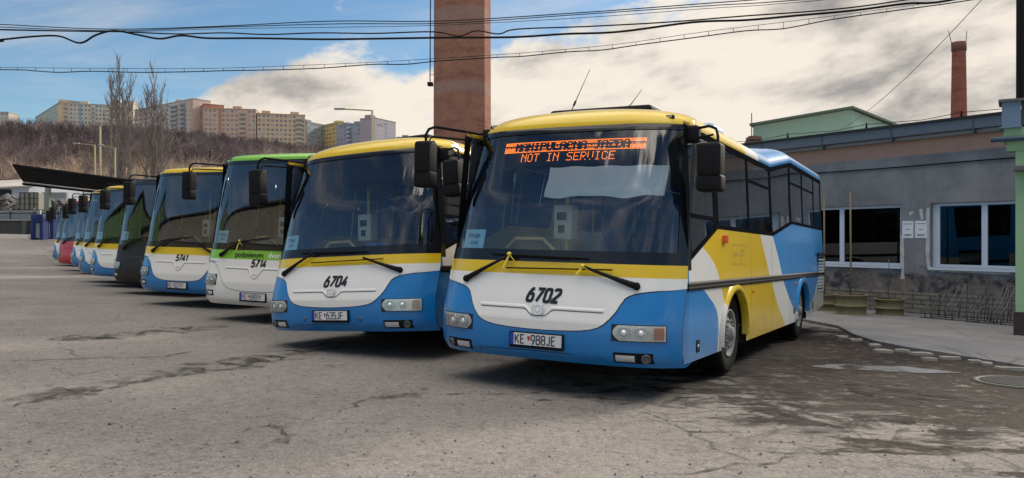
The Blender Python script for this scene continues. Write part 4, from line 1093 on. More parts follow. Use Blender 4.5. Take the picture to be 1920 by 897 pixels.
# ------------------------------------------------------------------ DEPOT BUILDING (right)
P0 = Vector((9.62, 18.4)); D = Vector((-.566, .824)).normalized(); NRM = Vector((-D.y, D.x))  # NRM points to the camera side
if NRM.dot(Vector((-1, -.5))) < 0: NRM = -NRM
BM = Matrix(((D.x, -NRM.x, 0, P0.x), (D.y, -NRM.y, 0, P0.y), (0, 0, 1, 0), (0, 0, 0, 1)))   # local: x along wall (away), y into the building, z up
def s_of(px):
    t = (px-960)/1500; return (P0.x-t*P0.y)/(t*D.y-D.x)
S0, S1 = -9.5, 26.0
gW = G('old plaster'); P = gW.tc.outputs['Object']; x, y, z = gW.sep(P)
n1 = gW.noise(P, .8, 7, .62, .4); n2 = gW.noise(P, 4, 6, .65, .3); n3 = gW.noise(gW.comb(gW.math('MULTIPLY', x, 4), 0, gW.math('MULTIPLY', z, .7)), 1.2, 6, .6)
c = gW.mix(gW.step(n1, .3, .7), (.155, .16, .175), (.275, .272, .28))
c = gW.mix(gW.math('MULTIPLY', gW.step(n3, .5, .8), .25), c, (.09, .09, .095))
# salmon strip of older paint under the eaves
zz_ = gW.math('MULTIPLY_ADD', gW.noise(gW.comb(x, 0, 0), 1.1, 4, .5), .12, z)
pk = gW.step(zz_, 3.28, 3.38); c = gW.mix(pk, c, gW.mix(n2, (.55, .33, .25), (.40, .25, .20)))
# crumbling damp plaster below the sills
lowm = gW.step(gW.math('MULTIPLY_ADD', n2, .5, z), .80, .70)
c = gW.mix(lowm, c, gW.mix(gW.step(gW.noise(P, 2.6, 8, .7, .5), .40, .62), (.050, .052, .060), (.23, .205, .19)))
spall = gW.math('MULTIPLY', gW.step(gW.noise(P, 2.1, 8, .7, .8), .50, .57), gW.step(z, .95, .60)); c = gW.mix(spall, c, gW.mix(n2, (.24, .20, .17), (.12, .09, .08)))
# painted block plinth
bk = gW.N.new('ShaderNodeTexBrick'); gW.L.new(gW.comb(x, gW.math('ADD', z, .0), 0), bk.inputs['Vector']); bk.inputs['Scale'].default_value = 1; bk.inputs['Brick Width'].default_value = .42; bk.inputs['Row Height'].default_value = .105
bk.inputs['Mortar Size'].default_value = .012; bk.inputs['Color1'].default_value = (.27, .25, .22, 1); bk.inputs['Color2'].default_value = (.22, .21, .185, 1); bk.inputs['Mortar'].default_value = (.09, .085, .08, 1)
pl = gW.step(z, .075, .07); c = gW.mix(pl, c, gW.mulc(gW.step(n2, .3, .7), bk.outputs['Color'], (.7, .66, .6)))
hgt = gW.math('ADD', gW.math('MULTIPLY', n2, .5), gW.math('MULTIPLY', spall, -.8))
PLA = gW.done(gW.pbr(c, .92, 0, .2, gW.bump(hgt, .5, .02)))
dep = empty('depot_building'); dep.matrix_world = BM; tag(dep, 'long single storey depot with grey crumbling plaster and white framed windows', 'building')
# windows: list of (px_left, px_right)
WIN = []
sL = s_of(1745); sR = s_of(1912); WIN.append((sR, sL))
W1a = s_of(1689); W1b = s_of(1498); WIN.append((W1a, W1b))
zs0, zs1 = .66, 2.13
WIN += [(-6.2, -3.0), (8.4, 11.0), (13.0, 16.0), (18, 21)]
WIN.sort()
WZ = 3.62
def wall_piece(mb, a, b, z0, z1, y0=0, y1=.35): mb.box((a, y0, z0), (b, y1, z1))
mb = MB(); xs = [S0]+[v for w_ in WIN for v in w_]+[S1]
xs_lo = S0
for i in range(0, len(xs)-1, 2): wall_piece(mb, xs[i], xs[i+1], -1.2, WZ)
for a, b in WIN: wall_piece(mb, a, b, -1.2, zs0); wall_piece(mb, a, b, zs1, WZ)
mb.obj('wall', PLA, dep)
# patches of white filler around the windows
mb = MB(); FIL = mat('filler white', (.5, .5, .5), .9, var=.25, scale=8, bump=.3)
def filler(pts, seed):
    rg = random.Random(seed); L_ = []; B_ = []
    for i in range(len(pts)-1):
        for k in range(8):
            a = Vector(pts[i]).lerp(Vector(pts[i+1]), k/8); w_ = .035+.03*rg.random(); d = (Vector(pts[i+1])-Vector(pts[i])).normalized(); n = Vector((-d.y, d.x))
            L_.append(Vector((a.x+n.x*w_, -.004, a.y+n.y*w_))); B_.append(Vector((a.x-n.x*w_*.6, -.004, a.y-n.y*w_*.6)))
    mb.grid([L_, B_], 0, False)
a, b = sR, sL
filler([(b+.05, zs1-.1), (b+.06, .9), (b+.03, zs0-.03), (b-.4, zs0-.05), (a, zs0-.07)], 1); filler([(b+.22, zs1-.12), (b+.18, zs1-.4)], 3)
filler([(W1a-.05, 1.4), (W1a-.05, .8), (W1a-.06, .3)], 2); filler([(W1a-.3, zs1-.2), (W1a-.2, zs1-.25)], 4)
mb.obj('filler_patch', FIL, dep)
FR = mat('upvc white', (.55, .62, .72), .35, var=.04)
PANE = glass('office pane', (.22, .24, .26), .02, .45, 0, .0)
for a, b in WIN:
    mb = MB(); t = .07; y0, y1 = .10, .18
    midx = a+(b-a)*(.40 if abs(a-sR) < .01 else .62)
    if abs(a-W1a) < .01: midx = s_of(1574)
    for (x0_, x1_, z0_, z1_) in ((a, b, zs0, zs0+t), (a, b, zs1-t, zs1), (a, a+t, zs0+t, zs1-t), (b-t*(2.2 if abs(a-sR) < .01 else 1), b, zs0+t, zs1-t), (midx-.06, midx+.06, zs0+t, zs1-t)): mb.box((x0_, y0, z0_), (x1_, y1, z1_))
    wn = mb.obj('window', FR, dep)
    mb = MB(); mb.box((a-.03, -.07, zs0-.055), (b+.03, .10, zs0-.004)); mb.obj('sill', FR, wn)
    mb = MB(); mb.box((a+t, .13, zs0+t), (midx-.06, .14, zs1-t)); mb.obj('pane', PANE, wn)
    mb = MB(); mb.box((midx+.06, .13, zs0+t), (b-t, .14, zs1-t)); mb.obj('pane', PANE, wn)
    mb = MB(); mb.box((a-.01, .001, zs1-.0), (b+.01, .10, zs1+.02)); mb.obj('lintel', PLA, wn)
    # vertical blind rail and a tube behind the glass
    mb = MB(); mb.box((a+.5, .5, zs0), (a+.53, .52, zs1)); mb.box((b-.6, .6, zs0), (b-.57, .62, zs1)); mb.box((a, .45, zs1-.35), (b, .47, zs1-.1)); mb.obj('blind', mat('blind grey', (.4, .4, .38), .8), wn)
mb = MB(); mb.box((S0, .36, -1.2), (S1, .40, 0.2)); mb.box((S0, 4.5, -.9), (S1, 4.6, 3.6)); mb.obj('inner_wall', mat('inner wall', (.38, .38, .36), .9), dep)
# eaves
mb = MB(); mb.box((S0, -.18, 3.62), (S1, .35, 3.70)); mb.obj('soffit', mat('concrete eave', (.26, .26, .27), .9, bump=.3, var=.25), dep)
mb = MB(); mb.box((S0, -.30, 3.705), (S1, -.20, 3.93)); mb.obj('fascia', mat('fascia zinc', (.12, .14, .18), .5, .3, var=.2, scale=2), dep)
mb = MB(); mb.box((S0, -.34, 3.935), (S1, 9.0, 3.99)); mb.obj('roof', mat('roof felt', (.02, .022, .025), .8), dep)
for k in range(18):
    sx_ = S0+1+k*1.85; mb = MB(); mb.box((sx_, -.315, 3.70), (sx_+.035, -.302, 3.94)); mb.box((sx_-.01, -.30, 3.60), (sx_+.04, -.19, 3.70)); mb.obj('gutter_bracket', mat('bracket grey', (.07, .08, .10), .5), dep)
# conduit line on the wall and lightning wire on the roof
mb = MB(); mb.tube([(s_, -.03, 3.02-.008*math.sin(s_*1.3)) for s_ in np.arange(S0+5, 14, .8)], .016, 6); mb.obj('conduit', M_('black'), dep)
mb = MB(); s_ = S0+2; pts = []
while s_ < 14:
    pts += [(s_, .2, 4.16), (s_+.9, .2, 4.10)]; mb.lathe([(.03, 3.99), (.03, 4.07), (.015, 4.16), (.02, 4.20)], M=Matrix.Translation((s_, .2, 0)), n=8); s_ += 2.3
mb.tube(pts, .008, 5); mb.obj('lightning_wire', M_('black'), dep)
# paper notices on the wall
for i, (pa, pb, lab) in enumerate(((1692, 1713, 'white paper notice on the grey wall, the one next to the left window'), (1716, 1738, 'white paper notice on the grey wall, the one next to the right window'))):
    a, b = s_of(pb), s_of(pa); mb = MB(); mb.box((a, -.012, 1.33), (b, -.003, 1.73))
    o = mb.obj('wall_notice', M_('paperwhite')); o.matrix_world = BM; tag(o, lab, 'notice', 'paper notices on the depot wall')
    mb = MB()
    for (z_, w_) in ((1.66, .8), (1.53, .35), (1.41, .7), (1.38, .5)):
        c_ = (a+b)/2; mb.box((c_-(b-a)*w_/2, -.016, z_), (c_+(b-a)*w_/2, -.0125, z_+.012))
    mb.obj('printed_lines', M_('grey'), o)

# ------------------------------------------------------------------ things in front of the wall
RIMY = mat('rim yellow', (.155, .13, .065), .7, var=.35, scale=7, bump=.3); DIRT = mat('soil', (.03, .026, .022), .95, bump=.5)
for i, (px, r, dia, h, pole, lab) in enumerate(((1556, 588, .62, .44, 2.78, 'stack of yellow painted wheel rims with a thin yellow pole, half hidden behind the bus'),
        (1607, 596, .72, .50, 2.78, 'wide stack of yellow painted wheel rims with a tall yellow pole'), (1680, 597, .66, .42, 1.3, 'lone yellow painted wheel rim planter with rotten top, right of the two poles'))):
    x_, y_ = on_ground(px, r); y_ += .3; rt = empty('rim_planter', (x_, y_, gz(x_, y_))); tag(rt, lab, 'planter', 'planters made of painted wheel rims')
    R_ = dia/2; mb = MB()
    mb.lathe([(R_, 0), (R_*1.02, .02), (R_, .04), (R_*.88, .07), (R_*.86, h*.42), (R_*.97, h*.47), (R_*1.02, h*.5), (R_*.97, h*.53), (R_*.86, h*.58), (R_*.88, h-.06), (R_, h-.03), (R_*1.02, h-.01), (R_*.98, h), (R_*.8, h-.01)], n=36); mb.obj('rim_stack', RIMY, rt)
    mb = MB(); rg = random.Random(i); rows = [[Vector((R_*.82*k/4*math.cos(R(a)), R_*.82*k/4*math.sin(R(a)), h-.02+rg.uniform(-.01, .035))) for a in range(0, 360, 30)] for k in range(1, 5)]
    for row in rows: row.append(row[0])
    mb.grid(rows, 0); mb.add([r0 for r0 in rows[0][:-1]], [tuple(range(12))]); mb.obj('soil', DIRT, rt)
    mb = MB(); rr = .022 if i < 2 else .008
    mb.tube([(0, .05, h-.1), (0.01, .05, 1.2), (0, .05, pole)], [rr, rr*.95, rr*.9], 8); mb.obj('pole', RIMY if i < 2 else M_('grey'), rt)
# bike racks
def rack(px, r, lab):
    x_, y_ = on_ground(px, r); rt = empty('bike_rack', (x_, y_, gz(x_, y_)+.05), math.atan2(D.y, D.x)-math.pi); tag(rt, lab, 'bike rack', 'tubular bike racks by the wall')
    ST = mat('galvanised tube', (.11, .113, .118), .5, .5)
    mb = MB()
    for yy in (0.0, .42): mb.tube([(-.85, yy, .02), (.85, yy, .02)], .014, 6)
    mb.obj('base_rail', ST, rt)
    for k, hh in enumerate((.52, .74, .52, .74)):
        x0_ = -.72+k*.44
        mb = MB()
        for dx in (0, .13):
            mb.tube([(x0_+dx, -.02, .02), (x0_+dx, -.04, .22), (x0_+dx+.03, .12, .34), (x0_+dx+.05, .30, hh-.18), (x0_+dx+.06, .40, hh-.03), (x0_+dx+.065, .45, hh), (x0_+dx+.065, .50, hh-.03), (x0_+dx+.06, .46, .30), (x0_+dx+.05, .42, .02)], .011, 6)
        mb.tube([(x0_+.065, .45, hh), (x0_+.195, .45, hh)], .010, 6)
        mb.obj('hoop', ST, rt)
rack(1800, 607, 'galvanised bike rack by the wall, the one nearer the yellow wheel rims')
rack(1893, 616, 'galvanised bike rack by the wall, the one nearer the green pillar')

# ------------------------------------------------------------------ green gate pillar at the right edge
px_, py_ = on_ground(1912, 634); X0 = (1904-960)/1500*py_
gp = empty('gate_pillar', (X0, py_, gz(X0, py_))); gp.rotation_euler = (0, 0, -R(32.5)); tag(gp, 'pale green pillar with brown tiled plinth and zinc cap at the right edge', 'pillar')
GRN = mat('mint render', (.30, .48, .27), .85, var=.08, bump=.2)
gT = G('brown tiles'); P = gT.tc.outputs['Object']; x, y, z = gT.sep(P); bk = gT.N.new('ShaderNodeTexBrick'); gT.L.new(gT.comb(x, z, 0), bk.inputs['Vector']); bk.inputs['Scale'].default_value = 1; bk.inputs['Brick Width'].default_value = .12; bk.inputs['Row Height'].default_value = .06; bk.inputs['Mortar Size'].default_value = .005
bk.inputs['Color1'].default_value = (.05, .022, .018, 1); bk.inputs['Color2'].default_value = (.035, .017, .014, 1); bk.inputs['Mortar'].default_value = (.02, .02, .02, 1); TIL = gT.done(gT.pbr(bk.outputs['Color'], .5))
k_ = py_/1500; zr_ = lambda row: CAMZ+(448.5-row)*k_-gz(X0, py_)
mb = MB(); mb.box((-.03, -.03, 0), (.60, .42, zr_(585))); mb.obj('plinth', TIL, gp)
mb = MB(); mb.box((0, 0, zr_(585)), (.58, .40, zr_(268))); mb.obj('shaft', GRN, gp)
mb = MB(); mb.box((-.13, -.02, zr_(283)), (.60, .42, zr_(266))); mb.box((-.17, -.06, zr_(266)), (.62, .45, zr_(240))); mb.obj('capital', GRN, gp)
mb = MB(); mb.tube([(-.36, -.12, zr_(262)), (.9, -.12, zr_(259))], .045, 10); mb.obj('gutter', mat('gutter blue', (.08, .12, .16), .4, .5), gp)
mb = MB(); mb.box((-.20, -.10, zr_(240)), (.08, .45, zr_(192))); mb.box((-.24, -.14, zr_(240)-.01), (.10, .47, zr_(240)+.015)); mb.obj('flashing', mat('zinc blue', (.16, .22, .31), .5, .2, var=.06), gp)
mb = MB(); mb.box((.085, -.02, zr_(236)), (.6, .45, zr_(193))); mb.obj('upper_block', mat('dark render', (.08, .09, .10), .9, bump=.3), gp)
mb = MB(); mb.box((-.25, -.16, zr_(192)), (.65, .5, zr_(187))); mb.obj('cap_slab', mat('cap slab', (.12, .12, .12), .8), gp)
mb = MB(); mb.box((-.02, -.30, zr_(322)), (.4, -.02, zr_(314))); mb.obj('bracket_shelf', mat('cap slab', (.12, .12, .12), .8), gp)
mb = MB(); mb.tube([(0, 0, 0), (0, 0, 9.5)], [.085, .07], 12); mb.tube([(-.075, -.05, 0), (-.085, -.05, 3), (-.075, -.05, 6), (-.085, -.05, 9)], .012, 6)
o = mb.obj('utility_pole', mat('pole tar', (.018, .016, .016), .8), loc=((1926-960)*k_, py_+.15, zr_(187)+gz(X0, py_))); tag(o, 'dark tarred pole rising above the green gate pillar', 'pole')

# ------------------------------------------------------------------ things above the depot roof
def gable(name, lab, px_l, px_a, px_r, r_l, r_a, r_r, Z, depth, wallm, roofm, zb=-3):
    A_, B_, C_ = pt(px_l, r_l, Z), pt(px_a, r_a, Z), pt(px_r, r_r, Z+3)
    rt = empty(name, (A_.x, A_.y, 0)); tag(rt, lab, 'building'); mb = MB()
    o_ = Vector((A_.x, A_.y, 0)); V = Vector((depth*.55, depth, 0))
    f = [Vector((A_.x, A_.y, zb)), A_, B_, C_, Vector((C_.x, C_.y, zb))]
    vs = [p-o_ for p in f]+[p+V-o_ for p in f]
    mb.add(vs, [(0, 4, 3, 2, 1), (5, 6, 7, 8, 9), (0, 1, 6, 5), (4, 9, 8, 3)]); mb.obj('wall', wallm, rt)
    mb = MB(); up = Vector((0, 0, .12)); out_ = Vector((0, -.35, 0)); e = (A_-B_).normalized()*.3; e2 = (C_-B_).normalized()*.3
    tp = [A_+e, B_, C_+e2]
    vs = [p+out_-o_ for p in tp]+[p+out_+up-o_ for p in tp]+[p+V-o_ for p in tp]+[p+V+up-o_ for p in tp]
    mb.add(vs, [(0, 3, 4, 1), (1, 4, 5, 2), (3, 9, 10, 4), (4, 10, 11, 5), (0, 1, 7, 6), (1, 2, 8, 7), (0, 6, 9, 3), (2, 5, 11, 8)]); mb.obj('roof', roofm, rt)
    return rt
gable('green_hall', 'pale green gabled hall showing above the depot roof', 1412, 1594, 1672, 236, 205, 236, 42, 24, mat('pale green render', (.42, .58, .46), .9, var=.05, scale=1), mat('roof grey green', (.10, .14, .11), .8))
Zc = 44; o0 = pt(1413, 272, Zc-2.2); rt = empty('brick_stub', (o0.x, o0.y, o0.z-3.75)); tag(rt, 'low ragged brick stub with a thin rod, left of the green hall', 'chimney stub')
BRKS = mat('stub brick', (.16, .09, .07), .9, var=.4, scale=3)
mb = MB()
for k in range(7): mb.box((-.32-.06*(k % 2), -.3, 3-.2+k*.2), (.26+.1*((k*3) % 4)/3, .3, 3+k*.2-.05))
mb.box((-.25, -.2, 0), (.22, .2, 4.2)); mb.obj('brickwork', BRKS, rt)
mb = MB(); mb.tube([(-.1, 0, 4.1), (-.1, 0, 5.4)], .025, 6); mb.obj('rod', M_('black'), rt)
def brick_mat(name, c1, c2, mort, bw, rh, scale=1, bands=None):
    g = G(name); P = g.tc.outputs['UV']; O = g.tc.outputs['Object']; x, y, z = g.sep(O)
    b_ = g.N.new('ShaderNodeTexBrick'); g.L.new(P, b_.inputs['Vector']); b_.inputs['Scale'].default_value = 1; b_.inputs['Brick Width'].default_value = bw; b_.inputs['Row Height'].default_value = rh
    b_.inputs['Mortar Size'].default_value = .010; b_.inputs['Bias'].default_value = -.2
    b_.inputs['Color1'].default_value = c1+(1,); b_.inputs['Color2'].default_value = c2+(1,); b_.inputs['Mortar'].default_value = mort+(1,)
    n = g.noise(O, .6, 6, .65, .3); n2 = g.noise(g.comb(g.math('MULTIPLY', x, .4), g.math('MULTIPLY', y, .4), g.math('MULTIPLY', z, 3)), .8, 5, .6)
    c = g.mulc(g.step(n, .35, .75), b_.outputs['Color'], (.68, .66, .68)); c = g.mulc(g.step(n2, .45, .7), c, (.80, .76, .76))
    if bands:
        for z0, z1 in bands:
            zz = g.math('MULTIPLY_ADD', n, .5, z); f = g.math('MULTIPLY', g.step(zz, z0, z0+.3), g.step(zz, z1+.3, z1)); c = g.mix(g.math('MULTIPLY', f, .30), c, (.30, .26, .25))
    return g.done(g.pbr(c, .9, 0, .2))
def chimney(name, lab, px_c, Z, r_top_px, z_top, z_bot, taper, m, n=8, rot=0.0, hoops=True):
    c = pt(px_c, 448.5, Z); rt = empty(name, (c.x, c.y, z_bot)); tag(rt, lab, 'chimney'); H = z_top-z_bot
    rt_r = r_top_px/1500*Z; rb = rt_r*taper; rows = []; uvs = []
    mb = MB(); hs = np.linspace(0, H, 14)
    for h in hs:
        r = rb+(rt_r-rb)*h/H; rows.append([Vector((r*math.cos(rot+2*math.pi*k/n), r*math.sin(rot+2*math.pi*k/n), h)) for k in range(n+1)])
    mb.grid(rows, 0, n > 12); o = mb.obj('shaft', m, rt)
    uv = o.data.uv_layers.new(name='UVMap')
    for p in o.data.polygons:
        for li, vi in zip(p.loop_indices, p.vertices):
            j = vi % (n+1); i = vi//(n+1); uv.data[li].uv = (j*2*rb*math.sin(math.pi/n), hs[i])
    return rt, rt_r, H
BR1 = brick_mat('tower brick', (.30, .125, .08), (.38, .17, .11), (.28, .19, .15), .26, .085, bands=((16.2, 18.0), (12.2, 13.0)))
Zt = 55.0
rt, rr, H = chimney('brick_chimney', 'huge octagonal brick factory chimney running out of the top of the picture', 867, Zt, 52.0, 34, -1, 1.05, BR1, 8, R(8))
mb = MB(); lx = -rr-.32
for dy in (-.2, .2): mb.tube([(lx, dy, 13.1), (lx+.12, dy, 34)], .02, 5)
for k in range(60): mb.tube([(lx+.004*k*.5, -.2, 13.3+k*.35), (lx+.004*k*.5, .2, 13.3+k*.35)], .008, 4)
for k in range(8): mb.tube([(lx+.01, 0, 13.6+k*2.6), (-rr+.1, 0, 13.6+k*2.6)], .02, 4)
mb.box((lx-.16, -.3, 12.85), (lx+.2, .3, 13.05)); mb.obj('ladder', M_('black'), rt)
BR2 = brick_mat('stack brick', (.28, .085, .06), (.34, .11, .075), (.2, .12, .1), .3, .09)
Z2 = 75.0; ztop = CAMZ+(448.5-80)*Z2/1500
rt, rr, H = chimney('slim_chimney', 'slim round red brick chimney behind the depot roof', 1798, Z2, 11.5, ztop, 2, 1.50, BR2, 28)
mb = MB(); mb.lathe([(rr, H-.9), (rr*1.12, H-.8), (rr*1.14, H), (rr*.8, H)], n=28); mb.obj('collar', mat('collar brick', (.12, .045, .035), .9), rt)
for sg in (-1, 1):
    mb = MB(); mb.tube([(sg*rr*1.1, 0, H-.3), (sg*rr*1.7, 0, H+1.1) if sg < 0 else (rr*1.3, 0, H+1.1)], .03, 5); mb.obj('lightning_rod', M_('black'), rt)

# ------------------------------------------------------------------ overhead cables
def cable(samples, r, lab, name='overhead_cable', zl=7.0, second=None, par=None, depth=None):
    """samples: (px,row) ; the cable runs in one vertical plane from far left to near right"""
    pts = []
    for px, row in samples:
        invZ = (1/28.0)+(px/1810.0)*(1/23.2-1/28.0); pts.append(pt(px, row, 1/invZ))
    # smooth
    out_ = []
    for i in range(len(pts)-1):
        p0 = pts[max(i-1, 0)]; p1 = pts[i]; p2 = pts[i+1]; p3 = pts[min(i+2, len(pts)-1)]
        for k in range(5):
            t = k/5; out_.append(.5*((2*p1)+(p2-p0)*t+(2*p0-5*p1+4*p2-p3)*t*t+(3*p1-p0-3*p2+p3)*t**3))
    out_.append(pts[-1]); mb = MB(); mb.tube(out_, r, 6); o = mb.obj(name, M_('black'), par)
    if lab: tag(o, lab, 'cable', 'overhead cables strung across the yard')
    return out_, o
def ext(s): return s
cable([(-400, 40), (-60, 44), (0, 46), (200, 55), (400, 50), (620, 40), (820, 40), (1060, 26), (1320, 7), (1500, -8), (2000, -60)], .016, 'topmost thin overhead cable, highest where it crosses the big chimney')
cable([(-400, 44), (-60, 49), (0, 51), (210, 58), (420, 51), (640, 45), (830, 44), (1080, 28), (1330, 11), (1500, 0), (2000, -45)], .014, 'second overhead cable, tight under the topmost one')
cable([(-400, 52), (-60, 56), (0, 57), (220, 60), (430, 54), (660, 51), (840, 47), (1100, 33), (1330, 16), (1480, 6), (2000, -40)], .009, 'thin third overhead wire just below the top pair')
cable([(-400, 50), (-40, 55), (60, 57), (150, 59), (230, 60), (330, 64), (420, 62), (500, 65), (600, 62), (700, 63), (812, 60), (860, 68), (893, 58), (935, 64), (970, 55), (1100, 50), (1250, 42), (1400, 30), (1540, 20), (1680, 3), (2000, -50)], .022, 'wavy medium overhead cable with a dip on the big chimney')
cable([(-400, 76), (-30, 78), (0, 75), (60, 69), (110, 68), (150, 81), (180, 66), (215, 58), (260, 66), (300, 73), (340, 67), (390, 72), (480, 72), (600, 74), (700, 73), (830, 71), (960, 70), (1060, 64), (1160, 60), (1300, 42), (1400, 38), (1500, 29), (1600, 20), (1700, 7), (1780, 1), (2000, -50)], .034, 'thickest overhead cable with a low loop near the left end')
tw, o1 = cable([(-400, 126), (0, 127), (120, 128), (300, 129), (420, 128), (560, 123), (700, 117), (820, 110), (900, 105), (1000, 98), (1160, 83), (1320, 60), (1500, 38), (1660, 17), (1810, -4), (2000, -35)], .008, None, 'ladder_cable')
tag(o1, 'lowest overhead cable, a thin wire and a thicker line joined by short hangers', 'cable', 'overhead cables strung across the yard')
low, o2 = cable([(-400, 130), (0, 131), (60, 133), (110, 136), (170, 134), (260, 136), (350, 135), (420, 133), (480, 132), (560, 130), (620, 127), (700, 121), (760, 121), (820, 115), (930, 108), (980, 106), (1060, 98), (1130, 94), (1200, 84), (1300, 71), (1400, 58), (1470, 54), (1560, 37), (1680, 20), (1810, 2), (2000, -30)], .017, None, 'lower_line', par=o1)
mb = MB(); P_ = [p for p in tw]
def at_px(poly, px):
    for a, b in zip(poly[:-1], poly[1:]):
        pa = 960+a.x/a.y*1500; pb = 960+b.x/b.y*1500
        if pa <= px <= pb: return a.lerp(b, (px-pa)/max(1e-6, pb-pa))
    return None
px = 0
while px < 1790:
    a, b = at_px(tw, px), at_px(low, px+.5)
    if a and b: mb.tube([a+Vector((0, 0, .01)), b-Vector((0, 0, .02))], .008, 4)
    px += 33+ (px/1800)*18
mb.obj('hanger', M_('black'), o1)
for px in (218, 1672, 968):
    pass
mb = MB(); a = pt(1846, -6, 16); bq = pt(1570, 248, 30); n = 10
mb.tube([a.lerp(bq, i/n)+Vector((0, 0, -.25*4*(i/n)*(1-i/n))) for i in range(n+1)], .008, 5)
tag(mb.obj('stay_wire', mat('wire grey', (.12, .12, .12), .5)), 'single thin wire slanting down to the depot roof', 'cable')

# ------------------------------------------------------------------ left middle ground : canopy and yard edge
AC = mat('canopy dark', (.004, .005, .007), .9, var=.2, spec=.1)
cn = empty('yard_canopy', (-28, 48, gz(-28, 48))); tag(cn, 'dark flat canopy roof on a pale post at the left, above the last buses', 'canopy')
o_ = Vector((-28, 48, gz(-28, 48)))
A_ = pt(23, 310, 40); B_ = pt(266, 341, 63); D_ = pt(43, 341, 47.5); C_ = pt(266, 366, 70)
mb = MB(); up = Vector((0, 0, .07)); vs = [p-o_ for p in (A_, B_, C_, D_)]+[p+up-o_ for p in (A_, B_, C_, D_)]
mb.add(vs, [(0, 1, 2, 3), (7, 6, 5, 4), (0, 4, 5, 1), (1, 5, 6, 2), (2, 6, 7, 3), (3, 7, 4, 0)]); mb.obj('roof', AC, cn)
mb = MB(); a = pt(44, 345, 47.8)-o_; b = pt(264, 370, 70.3)-o_; mb.tube([a, b], .09, 6); mb.obj('edge_beam', AC, cn)
mb = MB(); a = pt(44, 342.5, 47.7)-o_; b = pt(264, 367.5, 70.2)-o_; mb.tube([a, b], .05, 6); mb.obj('light_strip', mat('pale strip', (.45, .47, .48), .5), cn)
post = pt(90, 448.5, 52); gpst = gz(post.x, post.y); zt_ = CAMZ+(448.5-346)*52/1500
mb = MB(); mb.box((-.13, -.13, 0), (.13, .13, zt_-gpst), M=Matrix.Translation(Vector((post.x, post.y, gpst))-o_)); mb.obj('post', mat('post sage', (.20, .25, .20), .7), cn)
mb = MB(); q = Vector((post.x, post.y, gpst))-o_; mb.box((-1.0, -.5, 0), (1.3, .5, .16), M=Matrix.Translation(q)); mb.obj('island_kerb', mat('island pale', (.4, .4, .39), .9), cn)
BLP = mat('pump blue', (.006, .018, .12), .45)
bx = pt(74, 448.5, 49); bx2 = pt(98, 448.5, 51)
for (pz_, sx_, lab) in ((bx, .38, 'blue cabinet frame with a pale inset, left of the canopy post'), (bx2, .24, 'blue cabinet standing just right of the canopy post')):
    g0 = gz(pz_.x, pz_.y); rt = empty('fuel_cabinet', (pz_.x, pz_.y, g0)); tag(rt, lab, 'cabinet', 'blue cabinets under the canopy')
    mb = MB(); mb.rbox((-sx_-.0, -.3, 1.0), (sx_, .3, 1.55), .06); mb.rbox((-sx_, -.3, 0), (-sx_+.25, .3, 1.05), .03); mb.box((sx_-.2, -.29, 0), (sx_-.004, .29, 1.05)); mb.obj('casing', BLP, rt)
    mb = MB(); mb.box((-sx_+.255, -.2, .1), (sx_-.205, .2, 1.0)) if sx_ > .3 else mb.box((-.03, -.31, .1), (.03, -.301, 1.0)); mb.obj('pump_unit', mat('pump grey', (.3, .31, .32), .6), rt)
    mb = MB(); mb.box((-.08, -.08, 1.55), (.08, .08, 1.8)); mb.obj('beacon', mat('beacon pale', (.45, .48, .42), .5), rt)
# far edge: embankment wall with railing
def px_line(px, row, Z): return pt(px, row, Z)
wm = mat('embankment concrete', (.06, .06, .055), .95, var=.35, scale=.7, bump=.3)
wall = empty('retaining_wall', (-45, 62, gz(-45, 62))); tag(wall, 'low dark concrete wall closing the far end of the yard', 'wall'); o_ = Vector((-45, 62, gz(-45, 62)))
wz = CAMZ+(448.5-414)*66/1500
mb = MB(); mb.box((-95, 66, -1), (-16, 66.5, wz), M=Matrix.Translation(-o_)); mb.obj('wall_face', wm, wall)
mb = MB(); mb.box((-95, 65.9, wz+.003), (-16, 66.6, wz+.10), M=Matrix.Translation(-o_)); mb.obj('coping', mat('coping pale', (.33, .32, .31), .9), wall)
for k in range(12):
    mb = MB(); x_ = -48+k*2.6; mb.box((x_, 65.6, 0), (x_+.3, 66.0, wz-.02), M=Matrix.Translation(-o_)); mb.obj('buttress', mat('buttress grey', (.085, .085, .08), .95), wall)
fn = empty('panel_fence', (-45, 67, wz)); tag(fn, 'pale blue grey panel fence with rails on top of the far wall', 'fence'); o_ = Vector((-45, 67, wz))
zf = CAMZ+(448.5-395)*67/1500
for k in range(18):
    x_ = -52+k*2.0; mb = MB(); mb.box((x_+.04, 67, wz+.1), (x_+1.96, 67.05, zf), M=Matrix.Translation(-o_)); mb.obj('panel', mat('panel blue grey', (.20, .235, .25), .7, var=.2, scale=1), fn)
    mb = MB(); mb.box((x_-.03, 66.9, wz+.1), (x_+.03, 67.1, zf+.2), M=Matrix.Translation(-o_)); mb.obj('post', M_('grey'), fn)
mb = MB(); mb.tube([(-52-o_.x, 66.85-o_.y, (wz+zf)/2+.2-o_.z), (-16-o_.x, 66.85-o_.y, (wz+zf)/2+.2-o_.z)], .04, 6); mb.obj('rail', M_('black'), fn)
